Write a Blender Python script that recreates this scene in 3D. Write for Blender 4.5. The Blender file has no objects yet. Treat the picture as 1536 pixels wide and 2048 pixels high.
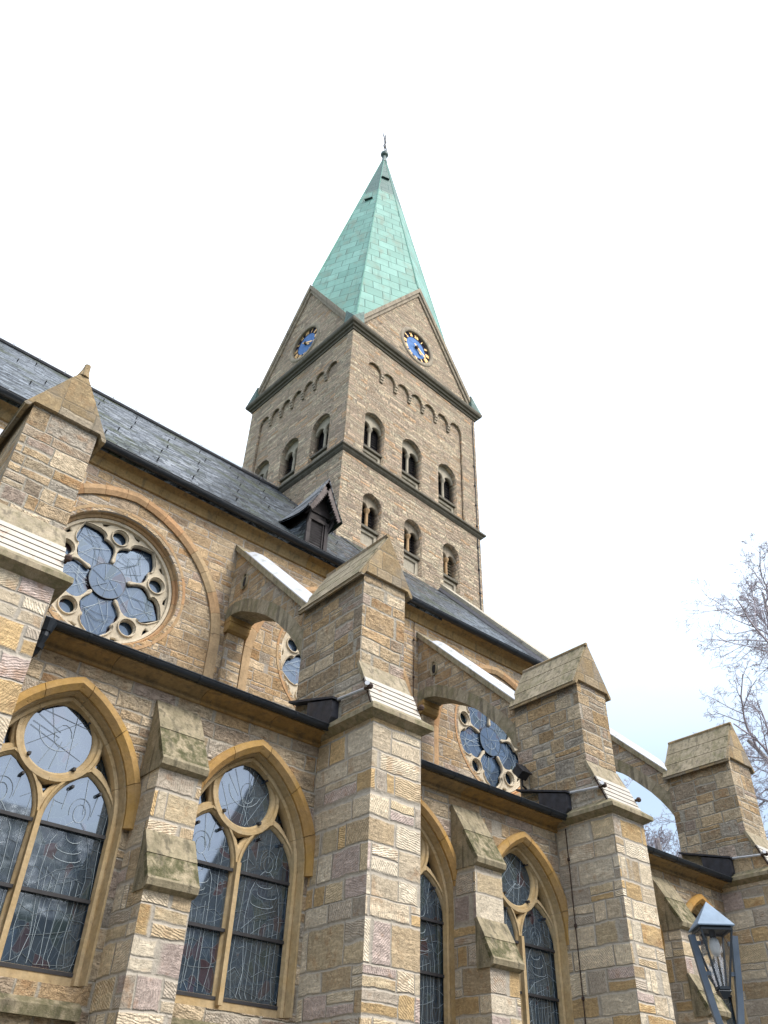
import bpy, bmesh, math, random
from mathutils import Vector, Matrix, noise
R = math.radians
PI = math.pi
S = bpy.context.scene
col = S.collection
random.seed(7)

# ------------------------------------------------------------------ camera, sky, sun
YAW, PITCH, ROLL, FPX = 0.886298, 0.67813, 0.041379, 1650.0
cam = bpy.data.cameras.new('camera')
cam.sensor_fit = 'VERTICAL'; cam.sensor_height = 36.0
cam.lens = 36.0 * FPX / 2048.0
cam.clip_start = 0.1; cam.clip_end = 3000
co = bpy.data.objects.new('camera', cam); col.objects.link(co)
fw = Vector((math.cos(YAW)*math.cos(PITCH), math.sin(YAW)*math.cos(PITCH), math.sin(PITCH)))
r0 = Vector((math.sin(YAW), -math.cos(YAW), 0)); u0 = r0.cross(fw)
rt = r0*math.cos(ROLL)+u0*math.sin(ROLL); up = -r0*math.sin(ROLL)+u0*math.cos(ROLL)
co.matrix_world = Matrix(((rt.x, up.x, -fw.x, 0), (rt.y, up.y, -fw.y, 0), (rt.z, up.z, -fw.z, 1.6), (0, 0, 0, 1)))
S.camera = co
S.render.resolution_x = 768; S.render.resolution_y = 1024

SUN_EL, SUN_AZ = 50.0, -72.0          # azimuth of the sun measured from +X towards +Y
W = bpy.data.worlds.new('World'); S.world = W; W.use_nodes = True
wt = W.node_tree; wt.nodes.clear()
wo = wt.nodes.new('ShaderNodeOutputWorld')
sky = wt.nodes.new('ShaderNodeTexSky'); sky.sky_type = 'NISHITA'; sky.sun_disc = False
sky.sun_elevation = R(SUN_EL); sky.sun_rotation = R(90 - SUN_AZ)
sky.air_density = 1.0; sky.dust_density = 3.0
bg1 = wt.nodes.new('ShaderNodeBackground'); bg1.inputs[1].default_value = 0.10
wt.links.new(sky.outputs[0], bg1.inputs[0])
tc = wt.nodes.new('ShaderNodeTexCoord'); mp = wt.nodes.new('ShaderNodeMapping')
mp.inputs['Scale'].default_value = (1.4, 1.4, 3.2)
wt.links.new(tc.outputs['Generated'], mp.inputs[0])
nz = wt.nodes.new('ShaderNodeTexNoise'); nz.inputs['Scale'].default_value = 1.6
nz.inputs['Detail'].default_value = 5; nz.inputs['Roughness'].default_value = 0.55
wt.links.new(mp.outputs[0], nz.inputs['Vector'])
cr = wt.nodes.new('ShaderNodeValToRGB')
cr.color_ramp.elements[0].position = 0.30; cr.color_ramp.elements[0].color = (0.60, 0.72, 0.80, 1)
cr.color_ramp.elements[1].position = 0.62; cr.color_ramp.elements[1].color = (1.0, 1.0, 0.99, 1)
wt.links.new(nz.outputs['Fac'], cr.inputs[0])
bg2 = wt.nodes.new('ShaderNodeBackground'); bg2.inputs[1].default_value = 0.62
mr2 = wt.nodes.new('ShaderNodeMapRange'); mr2.inputs[1].default_value = 0.34; mr2.inputs[2].default_value = 0.62
mx = wt.nodes.new('ShaderNodeMix'); mx.data_type = 'RGBA'; mx.inputs[6].default_value = (0.82, 0.94, 1.0, 1)
wt.links.new(mr2.outputs[0], mx.inputs[0]); wt.links.new(cr.outputs[0], mx.inputs[7]); wt.links.new(mx.outputs[2], bg2.inputs[0])
# brighter cloud overhead, thinner towards the horizon
sp = wt.nodes.new('ShaderNodeSeparateXYZ'); wt.links.new(tc.outputs['Generated'], sp.inputs[0])
mr = wt.nodes.new('ShaderNodeMapRange'); mr.inputs[1].default_value = 0.34; mr.inputs[2].default_value = 0.60
mr.inputs[3].default_value = 0.24; mr.inputs[4].default_value = 0.84
wt.links.new(sp.outputs['Z'], mr2.inputs[0]); wt.links.new(sp.outputs['Z'], mr.inputs[0]); wt.links.new(mr.outputs[0], bg2.inputs[1])
ad = wt.nodes.new('ShaderNodeAddShader')
wt.links.new(bg1.outputs[0], ad.inputs[0]); wt.links.new(bg2.outputs[0], ad.inputs[1])
wt.links.new(ad.outputs[0], wo.inputs[0])

sl = bpy.data.lights.new('sun', 'SUN'); sl.energy = 1.5; sl.angle = R(22); sl.color = (1.0, 0.95, 0.87)
so = bpy.data.objects.new('sun', sl); col.objects.link(so)
sd = Vector((math.cos(R(SUN_AZ))*math.cos(R(SUN_EL)), math.sin(R(SUN_AZ))*math.cos(R(SUN_EL)), math.sin(R(SUN_EL))))
so.rotation_euler = sd.to_track_quat('Z', 'Y').to_euler(); so.location = (10, -20, 40)
S.view_settings.view_transform = 'Standard'; S.view_settings.look = 'None'
S.view_settings.exposure = 0.90; S.view_settings.gamma = 1.0

# ------------------------------------------------------------------ node helper
class G:
    def __init__(s, name):
        s.m = bpy.data.materials.new(name); s.m.use_nodes = True
        s.t = s.m.node_tree; s.t.nodes.clear()
        s.out = s.t.nodes.new('ShaderNodeOutputMaterial')
        s.b = s.t.nodes.new('ShaderNodeBsdfPrincipled')
        s.t.links.new(s.b.outputs[0], s.out.inputs[0])
        s.tc = s.t.nodes.new('ShaderNodeTexCoord')
    def n(s, ty): return s.t.nodes.new('ShaderNode'+ty)
    def setin(s, sock, v):
        if isinstance(v, X): s.t.links.new(v.s, sock)
        elif isinstance(v, (int, float)):
            try: sock.default_value = v
            except TypeError: sock.default_value = (v, v, v) if len(sock.default_value) == 3 else (v, v, v, 1)
        else:
            v = tuple(v)
            if hasattr(sock.default_value, '__len__') and len(sock.default_value) == 4 and len(v) == 3: v += (1,)
            sock.default_value = v
    def m_(s, op, *a):
        n = s.n('Math'); n.operation = op
        for i, v in enumerate(a): s.setin(n.inputs[i], v)
        return X(s, n.outputs[0])
    def v_(s, op, *a):
        n = s.n('VectorMath'); n.operation = op
        for i, v in enumerate(a): s.setin(n.inputs[i], v)
        return X(s, n.outputs[0])
    def xyz(s, v):
        n = s.n('SeparateXYZ'); s.setin(n.inputs[0], v); return [X(s, o) for o in n.outputs]
    def vec(s, *a):
        n = s.n('CombineXYZ')
        for i, v in enumerate(a): s.setin(n.inputs[i], v)
        return X(s, n.outputs[0])
    def noise(s, v, scale, detail=3, rough=.5, dim='3D', color=False, dist=0):
        n = s.n('TexNoise'); n.noise_dimensions = dim
        if dim == '1D': s.setin(n.inputs['W'], v)
        else: s.setin(n.inputs['Vector'], v)
        n.inputs['Scale'].default_value = scale; n.inputs['Detail'].default_value = detail
        n.inputs['Roughness'].default_value = rough; n.inputs['Distortion'].default_value = dist
        return X(s, n.outputs['Color' if color else 'Fac'])
    def white(s, v):
        n = s.n('TexWhiteNoise'); n.noise_dimensions = '3D'; s.setin(n.inputs['Vector'], v)
        return X(s, n.outputs['Value']), X(s, n.outputs['Color'])
    def vor(s, v, scale, feat='F1', rnd=1.0):
        n = s.n('TexVoronoi'); n.feature = feat; s.setin(n.inputs['Vector'], v)
        n.inputs['Scale'].default_value = scale; n.inputs['Randomness'].default_value = rnd
        return X(s, n.outputs[0]), (X(s, n.outputs['Color']) if feat == 'F1' else None)
    def ramp(s, f, st, const=False):
        n = s.n('ValToRGB'); e = n.color_ramp.elements
        if const: n.color_ramp.interpolation = 'CONSTANT'
        while len(e) < len(st): e.new(0.5)
        for k, (p, c) in enumerate(st):
            e[k].position = p; e[k].color = tuple(c)+(1,) if len(c) == 3 else c
        s.setin(n.inputs[0], f); return X(s, n.outputs[0])
    def mr(s, f, a, b, c=0., d=1., smooth=True):
        n = s.n('MapRange'); n.clamp = True
        n.interpolation_type = 'SMOOTHSTEP' if smooth else 'LINEAR'
        for i, v in enumerate((f, a, b, c, d)): s.setin(n.inputs[i], v)
        return X(s, n.outputs[0])
    def mix(s, f, a, b, mode='MIX'):
        n = s.n('Mix'); n.data_type = 'RGBA'; n.blend_type = mode; n.clamp_factor = True
        s.setin(n.inputs[0], f); s.setin(n.inputs[6], a); s.setin(n.inputs[7], b)
        return X(s, n.outputs[2])
    def bump(s, h, dist=0.02, strength=1.0):
        n = s.n('Bump'); n.inputs['Distance'].default_value = dist; n.inputs['Strength'].default_value = strength
        s.setin(n.inputs['Height'], h); s.t.links.new(n.outputs[0], s.b.inputs['Normal'])
    def attr(s, name):
        n = s.n('Attribute'); n.attribute_name = name; return X(s, n.outputs['Fac'])
    def obj(s): return X(s, s.tc.outputs['Object'])
    def uv(s): return X(s, s.tc.outputs['UV'])
    def rnd(s): return X(s, s.n('ObjectInfo').outputs['Random'])
    def onormal(s):
        g = s.n('NewGeometry'); t = s.n('VectorTransform'); t.vector_type = 'NORMAL'
        t.convert_from = 'WORLD'; t.convert_to = 'OBJECT'
        s.t.links.new(g.outputs['True Normal'], t.inputs[0]); return X(s, t.outputs[0])
    def set(s, **k):
        for a, v in k.items():
            nm = {'color': 'Base Color', 'rough': 'Roughness', 'metal': 'Metallic', 'spec': 'Specular IOR Level',
                  'ior': 'IOR', 'trans': 'Transmission Weight', 'coat': 'Coat Weight', 'coatr': 'Coat Roughness'}[a]
            s.setin(s.b.inputs[nm], v)
        return s.m
class X:
    def __init__(s, g, sock): s.g = g; s.s = sock
    def __add__(a, b): return a.g.m_('ADD', a, b)
    __radd__ = __add__
    def __sub__(a, b): return a.g.m_('SUBTRACT', a, b)
    def __rsub__(a, b): return a.g.m_('SUBTRACT', b, a)
    def __mul__(a, b): return a.g.m_('MULTIPLY', a, b)
    __rmul__ = __mul__
    def __truediv__(a, b): return a.g.m_('DIVIDE', a, b)
    def __rtruediv__(a, b): return a.g.m_('DIVIDE', b, a)
    def fract(a): return a.g.m_('FRACT', a)
    def floor(a): return a.g.m_('FLOOR', a)
    def min(a, b): return a.g.m_('MINIMUM', a, b)
    def max(a, b): return a.g.m_('MAXIMUM', a, b)
    def abs(a): return a.g.m_('ABSOLUTE', a)
    def sin(a): return a.g.m_('SINE', a)
    def gt(a, b): return a.g.m_('GREATER_THAN', a, b)

PAL = [(0.00, (0.370, 0.280, 0.175)), (0.15, (0.310, 0.235, 0.150)), (0.30, (0.410, 0.330, 0.225)),
       (0.44, (0.370, 0.265, 0.155)), (0.55, (0.275, 0.220, 0.160)), (0.68, (0.430, 0.350, 0.245)),
       (0.80, (0.320, 0.255, 0.205)), (0.86, (0.330, 0.290, 0.235)), (0.94, (0.320, 0.225, 0.125))]
PALF = [(0.00, (0.520, 0.430, 0.310)), (0.16, (0.430, 0.330, 0.210)), (0.30, (0.580, 0.500, 0.380)),
        (0.45, (0.470, 0.330, 0.170)), (0.57, (0.430, 0.345, 0.300)), (0.64, (0.560, 0.470, 0.340)),
        (0.80, (0.390, 0.330, 0.260)), (0.90, (0.500, 0.400, 0.260))]
PALT = [(0.00, (0.420, 0.345, 0.255)), (0.2, (0.370, 0.300, 0.225)), (0.40, (0.460, 0.375, 0.270)),
        (0.60, (0.340, 0.280, 0.215)), (0.75, (0.480, 0.395, 0.290)), (0.92, (0.430, 0.305, 0.190))]
def sc_(p, f): return [(q, tuple(min(.8, a*b_) for a, b_ in zip(c, f))) for q, c in p]
PAL = sc_(PAL, (1.36, 1.36, 1.36)); PALF = sc_(PALF, (1.24, 1.26, 1.28)); PALT = sc_(PALT, (1.80, 1.72, 1.70))
def masonry(name, h=.28, w=.46, pal=PAL, mortar=(0.37, 0.335, 0.275), mw=.015, rel=.022, tool=.5, wob=.03, split=.72,
            rough=1.0, iron=.42, dirt=.45):
    g = G(name); P = g.obj(); N = g.onormal()
    wv = g.v_('SUBTRACT', g.noise(P, 2.6, 2, color=True), (.5, .5, .5))
    x, y, z = g.xyz(g.v_('ADD', P, g.v_('MULTIPLY', wv, (wob*2, wob*2, wob*2.4))))
    nx, ny, nz_ = g.xyz(N)
    side = nx.abs().gt(ny.abs())
    u = x*(1-side)+(y+31.7)*side
    seed = g.rnd()*57.
    v = z/h + seed*3
    v = v + g.noise(v*0.6, 1.0, 1, dim='1D')*0.9
    row = v.floor(); fv = v.fract()
    _, rc = g.white(g.vec(row, seed, side))
    ra, rb, rcc = g.xyz(rc)
    uu = (u/w)*(ra*0.55+0.72) + rb*17.
    uu = uu + g.noise(uu*0.9+row*7.31, 1.0, 1, dim='1D')*1.1
    cl = uu.floor(); fu = uu.fract()
    _, c1 = g.white(g.vec(row, cl, seed+side*3.3))
    a1, a2, a3 = g.xyz(c1)
    sv = a1.gt(split)                   # two thin stones in one course
    su = a1.gt(split-.14)*(1-sv)        # two short stones
    fv2 = fv*(1+sv); sub = fv2.floor(); fv2 = fv2.fract()
    fu2 = fu*(1+su); sub2 = fu2.floor(); fu2 = fu2.fract()
    hh = h/(1+sv); ww = w/(1+su)
    du = fu2.min(1-fu2)*ww; dv = fv2.min(1-fv2)*hh
    _, c2 = g.white(g.vec(row+sub*.37, cl+sub2*.41, seed+side*5.1+11.))
    q1, q2, q3 = g.xyz(c2)
    d = du.min(dv) + (g.noise(P, 9, 3)-.5)*.022
    mort = 1-g.mr(d, mw*.45, mw*1.25)
    base = g.ramp(q1, pal, const=True)
    big = g.noise(P, 1.1, 3)
    fine = g.noise(P, 22, 6, .68)
    strat = g.noise(g.vec(x*3+q1*9, y*3, z*18+q2*7), 1.2, 4, .6)
    col_ = g.mix(1.0, base, g.vec(*( [g.mr(q2, 0, 1, .78, 1.18, False)]*3 )), 'MULTIPLY')
    med = g.noise(P, 6.5, 5, .65, dist=.6)
    f1 = g.mr(fine, .28, .75, .74, 1.22, False)*g.mr(strat, .3, .7, .80, 1.16, False)*g.mr(med, .3, .7, .80, 1.17, False)
    crk = (1-g.mr((strat-.5).abs(), .004, .030))*g.mr(med, .42, .58)*rough
    crk = crk.max((1-g.mr((g.noise(P, 3.2, 5, .6, dist=1.2)-.5).abs(), .002, .014))*.6*rough)
    f1 = f1*(1-crk*.42)  # crack lines darken the colour too, painting in the shade of rough stone
    col_ = g.mix(1.0, col_, g.vec(f1, f1, f1), 'MULTIPLY')
    irn = g.mr(g.noise(P, 4.2, 4, .6)+q3*.22, .66, .86, 0, iron)
    col_ = g.mix(irn, col_, (.33, .155, .05))
    grey = g.mr(g.noise(P, 1.9, 4, .62), .5, .72, 0, dirt)
    col_ = g.mix(grey, col_, (.215, .19, .155))
    px_, py_, pz_ = g.xyz(P)
    run = g.mr(g.noise(g.vec(px_*2.6, py_*2.6, pz_*.32), 1.0, 5, .65), .56, .76, 0, .30)
    col_ = g.mix(run, col_, (.15, .13, .105))
    mc = g.mix(g.noise(P, 12, 3), mortar, tuple(c*.66 for c in mortar))
    col_ = g.mix(mort, col_, mc)
    ang = q3*6.283
    t = (u*ang.sin()+z*g.m_('COSINE', ang))*1.0
    grooves = ((t*185.+g.noise(P, 7, 3)*15.).sin()*.5+.5)*g.mr(q2, .35, .6)*tool
    pil = g.mr(d, 0., .03)
    hgt = pil*(.35+q2*.35) + (med-.5)*1.5*rough + g.noise(P, 13, 5, .62)*.75*rough + fine*.28*rough + grooves*.28*(1-mort) + strat*.5*rough - crk*.35*(1-mort)
    g.bump(hgt, rel, 1.0)
    return g.set(color=col_, rough=.92, spec=.2)

def dressed(name, c1, c2, c3, moss=0.0, mt=(.38, .64), mossc=(.07, .085, .025), rel=.006, streak=.0, useattr=True, lich=.0):
    """cut sandstone, one colour per cut block (attribute rnd on the faces)"""
    g = G(name); P = g.obj()
    a = g.attr('rnd') if useattr else g.rnd()
    b = g.ramp(a, [(0, c1), (.35, c2), (.7, c3), (.88, tuple((p+q)/2 for p, q in zip(c1, c2)))])
    f = g.mr(g.noise(P, 16, 6, .66), .3, .7, .80, 1.16, False)*g.mr(g.noise(P, 3, 3), .3, .7, .84, 1.10, False)
    c = g.mix(1.0, b, g.vec(f, f, f), 'MULTIPLY')
    c = g.mix(g.mr(g.noise(P, 7.5, 6, .7), .58, .72, 0, .5), c, (.12, .10, .075))
    if streak:
        x, y, z = g.xyz(P)
        st = g.noise(g.vec(x*7, y*7, z*.9), 1.3, 4, .6)
        c = g.mix(g.mr(st, .48, .68, 0, streak), c, (.09, .08, .06))
    if lich:
        c = g.mix(g.mr(g.noise(P, 2.4, 4, .6), .42, .66, 0, lich), c, (.42, .25, .055))
    if moss:
        x, y, z = g.xyz(P)
        st = g.noise(g.vec(x*4, y*4, z*3.0), 1.6, 7, .72)
        c = g.mix(g.mr(st, mt[0], mt[1], 0, moss)*(g.mr(a, .2, .9, 1., .35) if useattr else 1.), c, mossc)
    g.bump(g.noise(P, 26, 6, .65)+g.noise(P, 5, 3)*.8+g.mr(g.noise(P, 9, 4, .6), .60, .72, 0., -.8), rel, .9)
    return g.set(color=c, rough=.9, spec=.2)

M = {}
M['aisle'] = masonry('aisle_masonry', .31, .60, tool=.45, mw=.022, mortar=(.42, .38, .31), rel=.030)
M['clere'] = masonry('clerestory_masonry', .26, .52, pal=[(p, (c[0]*1.02, c[1]*.97, c[2]*.92)) for p, c in PAL], tool=.3, mortar=(.42, .37, .31), dirt=.35)
M['butt'] = masonry('buttress_masonry', .37, .62, pal=PALF, tool=1.0, rel=.024, iron=.4, dirt=.2, mortar=(.47, .425, .355), split=.8, mw=.026, rough=.65)
M['pier'] = masonry('pier_masonry', .30, .56, mw=.02, tool=.3, iron=.42, dirt=.45, mortar=(.42, .38, .31), rel=.032)
M['tower'] = masonry('tower_rubble', .16, .62, pal=PALT, tool=0, mortar=(.44, .385, .30), mw=.014, rel=.075, wob=.05, split=.75, iron=.22, dirt=.18, rough=1.35)
M['hood'] = dressed('ochre_stone', (.42, .235, .075), (.37, .25, .12), (.46, .29, .11), lich=.5)
M['ring'] = dressed('rose_ring_stone', (.46, .27, .14), (.43, .32, .19), (.40, .235, .12))
M['trac'] = dressed('tracery_stone', (.52, .455, .35), (.56, .49, .375), (.48, .42, .32), rel=.003)
M['tracw'] = dressed('window_tracery_stone', (.44, .335, .19), (.46, .36, .22), (.40, .31, .18), rel=.003, lich=.25)
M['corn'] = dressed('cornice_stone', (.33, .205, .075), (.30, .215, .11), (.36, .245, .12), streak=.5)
M['cap'] = dressed('weathering_stone', (.36, .31, .225), (.33, .275, .19), (.40, .34, .25), moss=.7, mossc=(.16, .15, .075), streak=.65, rel=.012)
M['moss'] = dressed('mossy_weathering', (.36, .30, .20), (.34, .29, .20), (.30, .26, .18), rel=.014, mt=(.34, .60), moss=.9, mossc=(.060, .064, .026), streak=.75)
M['gabl'] = masonry('gablet_ashlar', .40, .55, pal=[(0, (.36, .27, .155)), (.3, (.33, .26, .17)), (.5, (.38, .285, .165)), (.75, (.31, .26, .19))], tool=.1, rel=.012, split=.95, mw=.008, iron=.2, dirt=.5, rough=.7, mortar=(.22, .19, .14))
M['tstone'] = dressed('tower_cut_stone', (.37, .315, .24), (.33, .285, .225), (.41, .345, .255), streak=.4)
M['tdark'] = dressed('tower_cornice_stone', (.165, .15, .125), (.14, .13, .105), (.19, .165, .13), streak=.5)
M['tpale'] = dressed('tower_pale_stone', (.40, .36, .29), (.42, .38, .30), (.36, .33, .27), streak=.15)

def metal(name, c, rough=.4, metalv=.0, bump=.002, var=.25, spec=.5):
    g = G(name); P = g.obj()
    f = g.mr(g.noise(P, 6, 5, .6), .3, .7, 1-var, 1+var, False)
    g.bump(g.noise(P, 30, 3), bump, .6)
    return g.set(color=g.mix(1.0, c, g.vec(f, f, f), 'MULTIPLY'), rough=g.mr(g.noise(P, 4, 4), .3, .7, rough-.1, rough+.15, False), metal=metalv, spec=spec)
M['gutter'] = metal('gutter_paint', (.012, .017, .024), .38)
M['lead'] = metal('lead_sheet', (.030, .032, .042), .5, 0, .006, .5)
M['iron'] = metal('dark_iron', (.022, .022, .026), .55)
M['rust'] = metal('rusted_iron', (.045, .025, .018), .8, 0, .006, .5)
M['lampm'] = metal('lamp_paint', (.085, .115, .155), .42, .1, .001, .12)
M['lampd'] = metal('lamp_frame_paint', (.030, .040, .052), .42, .1, .001, .12)
M['lampr'] = metal('lamp_roof_metal', (.17, .235, .315), .45, .2, .002, .15)
M['gold'] = metal('gilding', (.75, .50, .22), .35, .6, .001, .15)
M['wood'] = metal('weathered_board', (.035, .028, .028), .75, 0, .006, .5)
M['woodp'] = metal('bargeboard_wood', (.10, .078, .072), .75, 0, .006, .5)
M['louv'] = metal('louvre_board', (.028, .026, .032), .7, 0, .003, .4)
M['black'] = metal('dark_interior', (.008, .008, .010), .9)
def slat_paint():
    g = G('white_slat_paint'); P = g.obj()
    c = g.mix(g.mr(g.noise(P, 7, 6, .7), .52, .72, 0, .85), (.45, .42, .36), (.30, .15, .075))
    return g.set(color=c, rough=.5)
M['slat'] = slat_paint()
def leadcap():
    g = G('pale_lead_cap'); P = g.obj()
    c = g.mix(g.mr(g.noise(P, 3.5, 5, .65), .5, .75, 0, .7), (.50, .515, .55), (.22, .215, .13))
    g.bump(g.noise(P, 9, 3), .004, .5)
    return g.set(color=c, rough=.42, metal=.15)
M['lcap'] = leadcap()
def slate():
    g = G('slate'); x, y, z = g.xyz(g.obj())
    P = g.obj()
    h, w = .19, .30
    v = z/h; row = v.floor(); fv = v.fract()
    r1, rc = g.white(g.vec(row, 3, 1))
    u = (x-v*.05)/w + r1*7. + g.noise(x*1.5+row*3.3, 1., 1, dim='1D')*.8
    cl = u.floor(); fu = u.fract()
    _, c = g.white(g.vec(row, cl, 5)); a, b, d = g.xyz(c)
    edge = g.mr(fu.min(1-fu), 0, .07)*g.mr(fv, 0, .10)
    base = g.ramp(a, [(0, (.011, .015, .021)), (.4, (.028, .036, .046)), (.6, (.008, .011, .015)), (.8, (.055, .066, .080))])
    stk = g.noise(g.vec(x*1.1+z*1.3, y*.2, z*5.5-x*.5), 2.2, 6, .8)
    base = g.mix(g.mr(stk, .51, .60, 0, .85), base, (.20, .23, .265))  # pale streaks: wet highlights on the slates put into the colour
    base = g.mix(g.mr(stk, .49, .40, 0, .8), base, (.010, .013, .018))
    mossf = g.mr(g.noise(P, .55, 5, .65), .47, .68, 0, .8)
    c0 = g.mix(mossf, base, (.048, .058, .022))
    c0 = g.mix(edge, (.006, .008, .010), c0)
    hgt = (fu*(a-.5)+fv*(b-.9))*1.2 + edge*.5 + g.noise(P, 30, 3)*.12
    g.bump(hgt, .05, 1.0)
    ro = g.mr(d, 0, 1, .22, .60, False)+mossf*.25
    return g.set(color=c0, rough=ro, spec=.16)
M['slate'] = slate()
def copper():
    g = G('patinated_copper'); u, v, _ = g.xyz(g.uv()); P = g.obj()
    h, w = .82, 1.05
    vv = v/h; row = vv.floor(); fv = vv.fract()
    uu = u/w + g.m_('MODULO', row, 2.)*.5 + 50.; cl = uu.floor(); fu = uu.fract()
    a, _ = g.white(g.vec(row, cl, 1))
    d = (fu.min(1-fu)*w).min(fv.min(1-fv)*h)
    seam = 1-g.mr(d, .010, .035)
    c = g.ramp(a, [(0, (.140, .310, .262)), (.5, (.168, .358, .305)), (1, (.200, .400, .345))])
    f = g.mr(g.noise(P, 1.2, 5, .6), .3, .7, .88, 1.1, False)
    c = g.mix(1.0, c, g.vec(f, f, f), 'MULTIPLY')
    c = g.mix(g.mr(g.noise(g.vec(u*1.2, v*.45, a*1.5), 1.0, 4, .6), .50, .66, 0, .65), c, (.175, .235, .18))
    c = g.mix(g.mr(g.noise(g.vec(u*3.2, v*.25, 1.), 1.3, 4, .65), .52, .70, 0, .55), c, (.09, .20, .165))
    z = g.xyz(P)[2]
    top = g.mr(z+(g.noise(P, .8, 2)-.5)*.15, TOPZ-.05, TOPZ+.05)
    c = g.mix(top*.9, c, (.085, .150, .140))
    c = g.mix(seam*.85, c, (.05, .13, .11))
    g.bump(g.mr(d, 0, .04)+g.noise(P, 2., 3)*.5, .02, .8)
    return g.set(color=c, rough=.62, spec=.35)
def glass(name, base, refl, leads, lc, tint=(.72, .84, 1.0), sc=2.1, top=.55):
    g = G(name); P = g.obj(); seed = g.rnd()*40.
    x, y, z = g.xyz(P)
    q = g.vec(x*1.5+seed, z, seed)
    wv = g.v_('SUBTRACT', g.noise(q, 1.4, 1, color=True), (.5, .5, .5))
    q2 = g.v_('ADD', q, g.v_('MULTIPLY', wv, (.5, .5, .5)))
    d1, _ = g.vor(q2, sc*1.9, 'DISTANCE_TO_EDGE')
    d2, _ = g.vor(g.v_('MULTIPLY', q2, (1.9, .55, 1)), sc, 'DISTANCE_TO_EDGE')
    l = (1-g.mr(d1, .008, .030)).max((1-g.mr(d2, .006, .022))*.9)
    _, vc = g.vor(q2, sc*1.9)
    a, b, c = g.xyz(vc)
    colr = g.mix(g.mr(a, .90, .93), base, (.030, .010, .016))
    colr = g.mix(g.mr(b, .84, .88), colr, (.012, .030, .035))
    hz = g.mr(g.noise(P, 1.2, 3, .5), .35, .75, 0, .28)
    colr = g.mix(hz, colr, (.05, .065, .08))
    colr = g.mix(l*leads, colr, lc)
    g.set(color=colr, rough=.5, spec=.3)
    gl = g.n('BsdfGlossy'); gl.inputs['Roughness'].default_value = .035
    g.setin(gl.inputs['Color'], tint)
    nb = g.n('Bump'); nb.inputs['Distance'].default_value = .012; nb.inputs['Strength'].default_value = .12
    g.setin(nb.inputs['Height'], g.noise(P, 1.7, 2)); g.t.links.new(nb.outputs[0], gl.inputs['Normal'])
    lw = g.n('LayerWeight'); lw.inputs[0].default_value = .22
    fac = g.mr(X(g, lw.outputs['Fresnel']), 0, .6, refl, top, False)*(1-l*leads*.3)*(1-hz*.35)
    mx = g.n('MixShader'); g.setin(mx.inputs[0], fac)
    g.t.links.new(g.b.outputs[0], mx.inputs[1]); g.t.links.new(gl.outputs[0], mx.inputs[2])
    g.t.links.new(mx.outputs[0], g.out.inputs[0])
    return g.m
M['glass'] = glass('leaded_glass', (.010, .026, .046), .21, .24, (.20, .26, .29))
g = G('leading'); M['came'] = g.set(color=(.30, .36, .40), rough=.6)
M['glassr'] = glass('rose_glass', (.014, .038, .080), .075, .22, (.16, .23, .30), tint=(.55, .74, 1.0), sc=1.3, top=.16)

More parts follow.
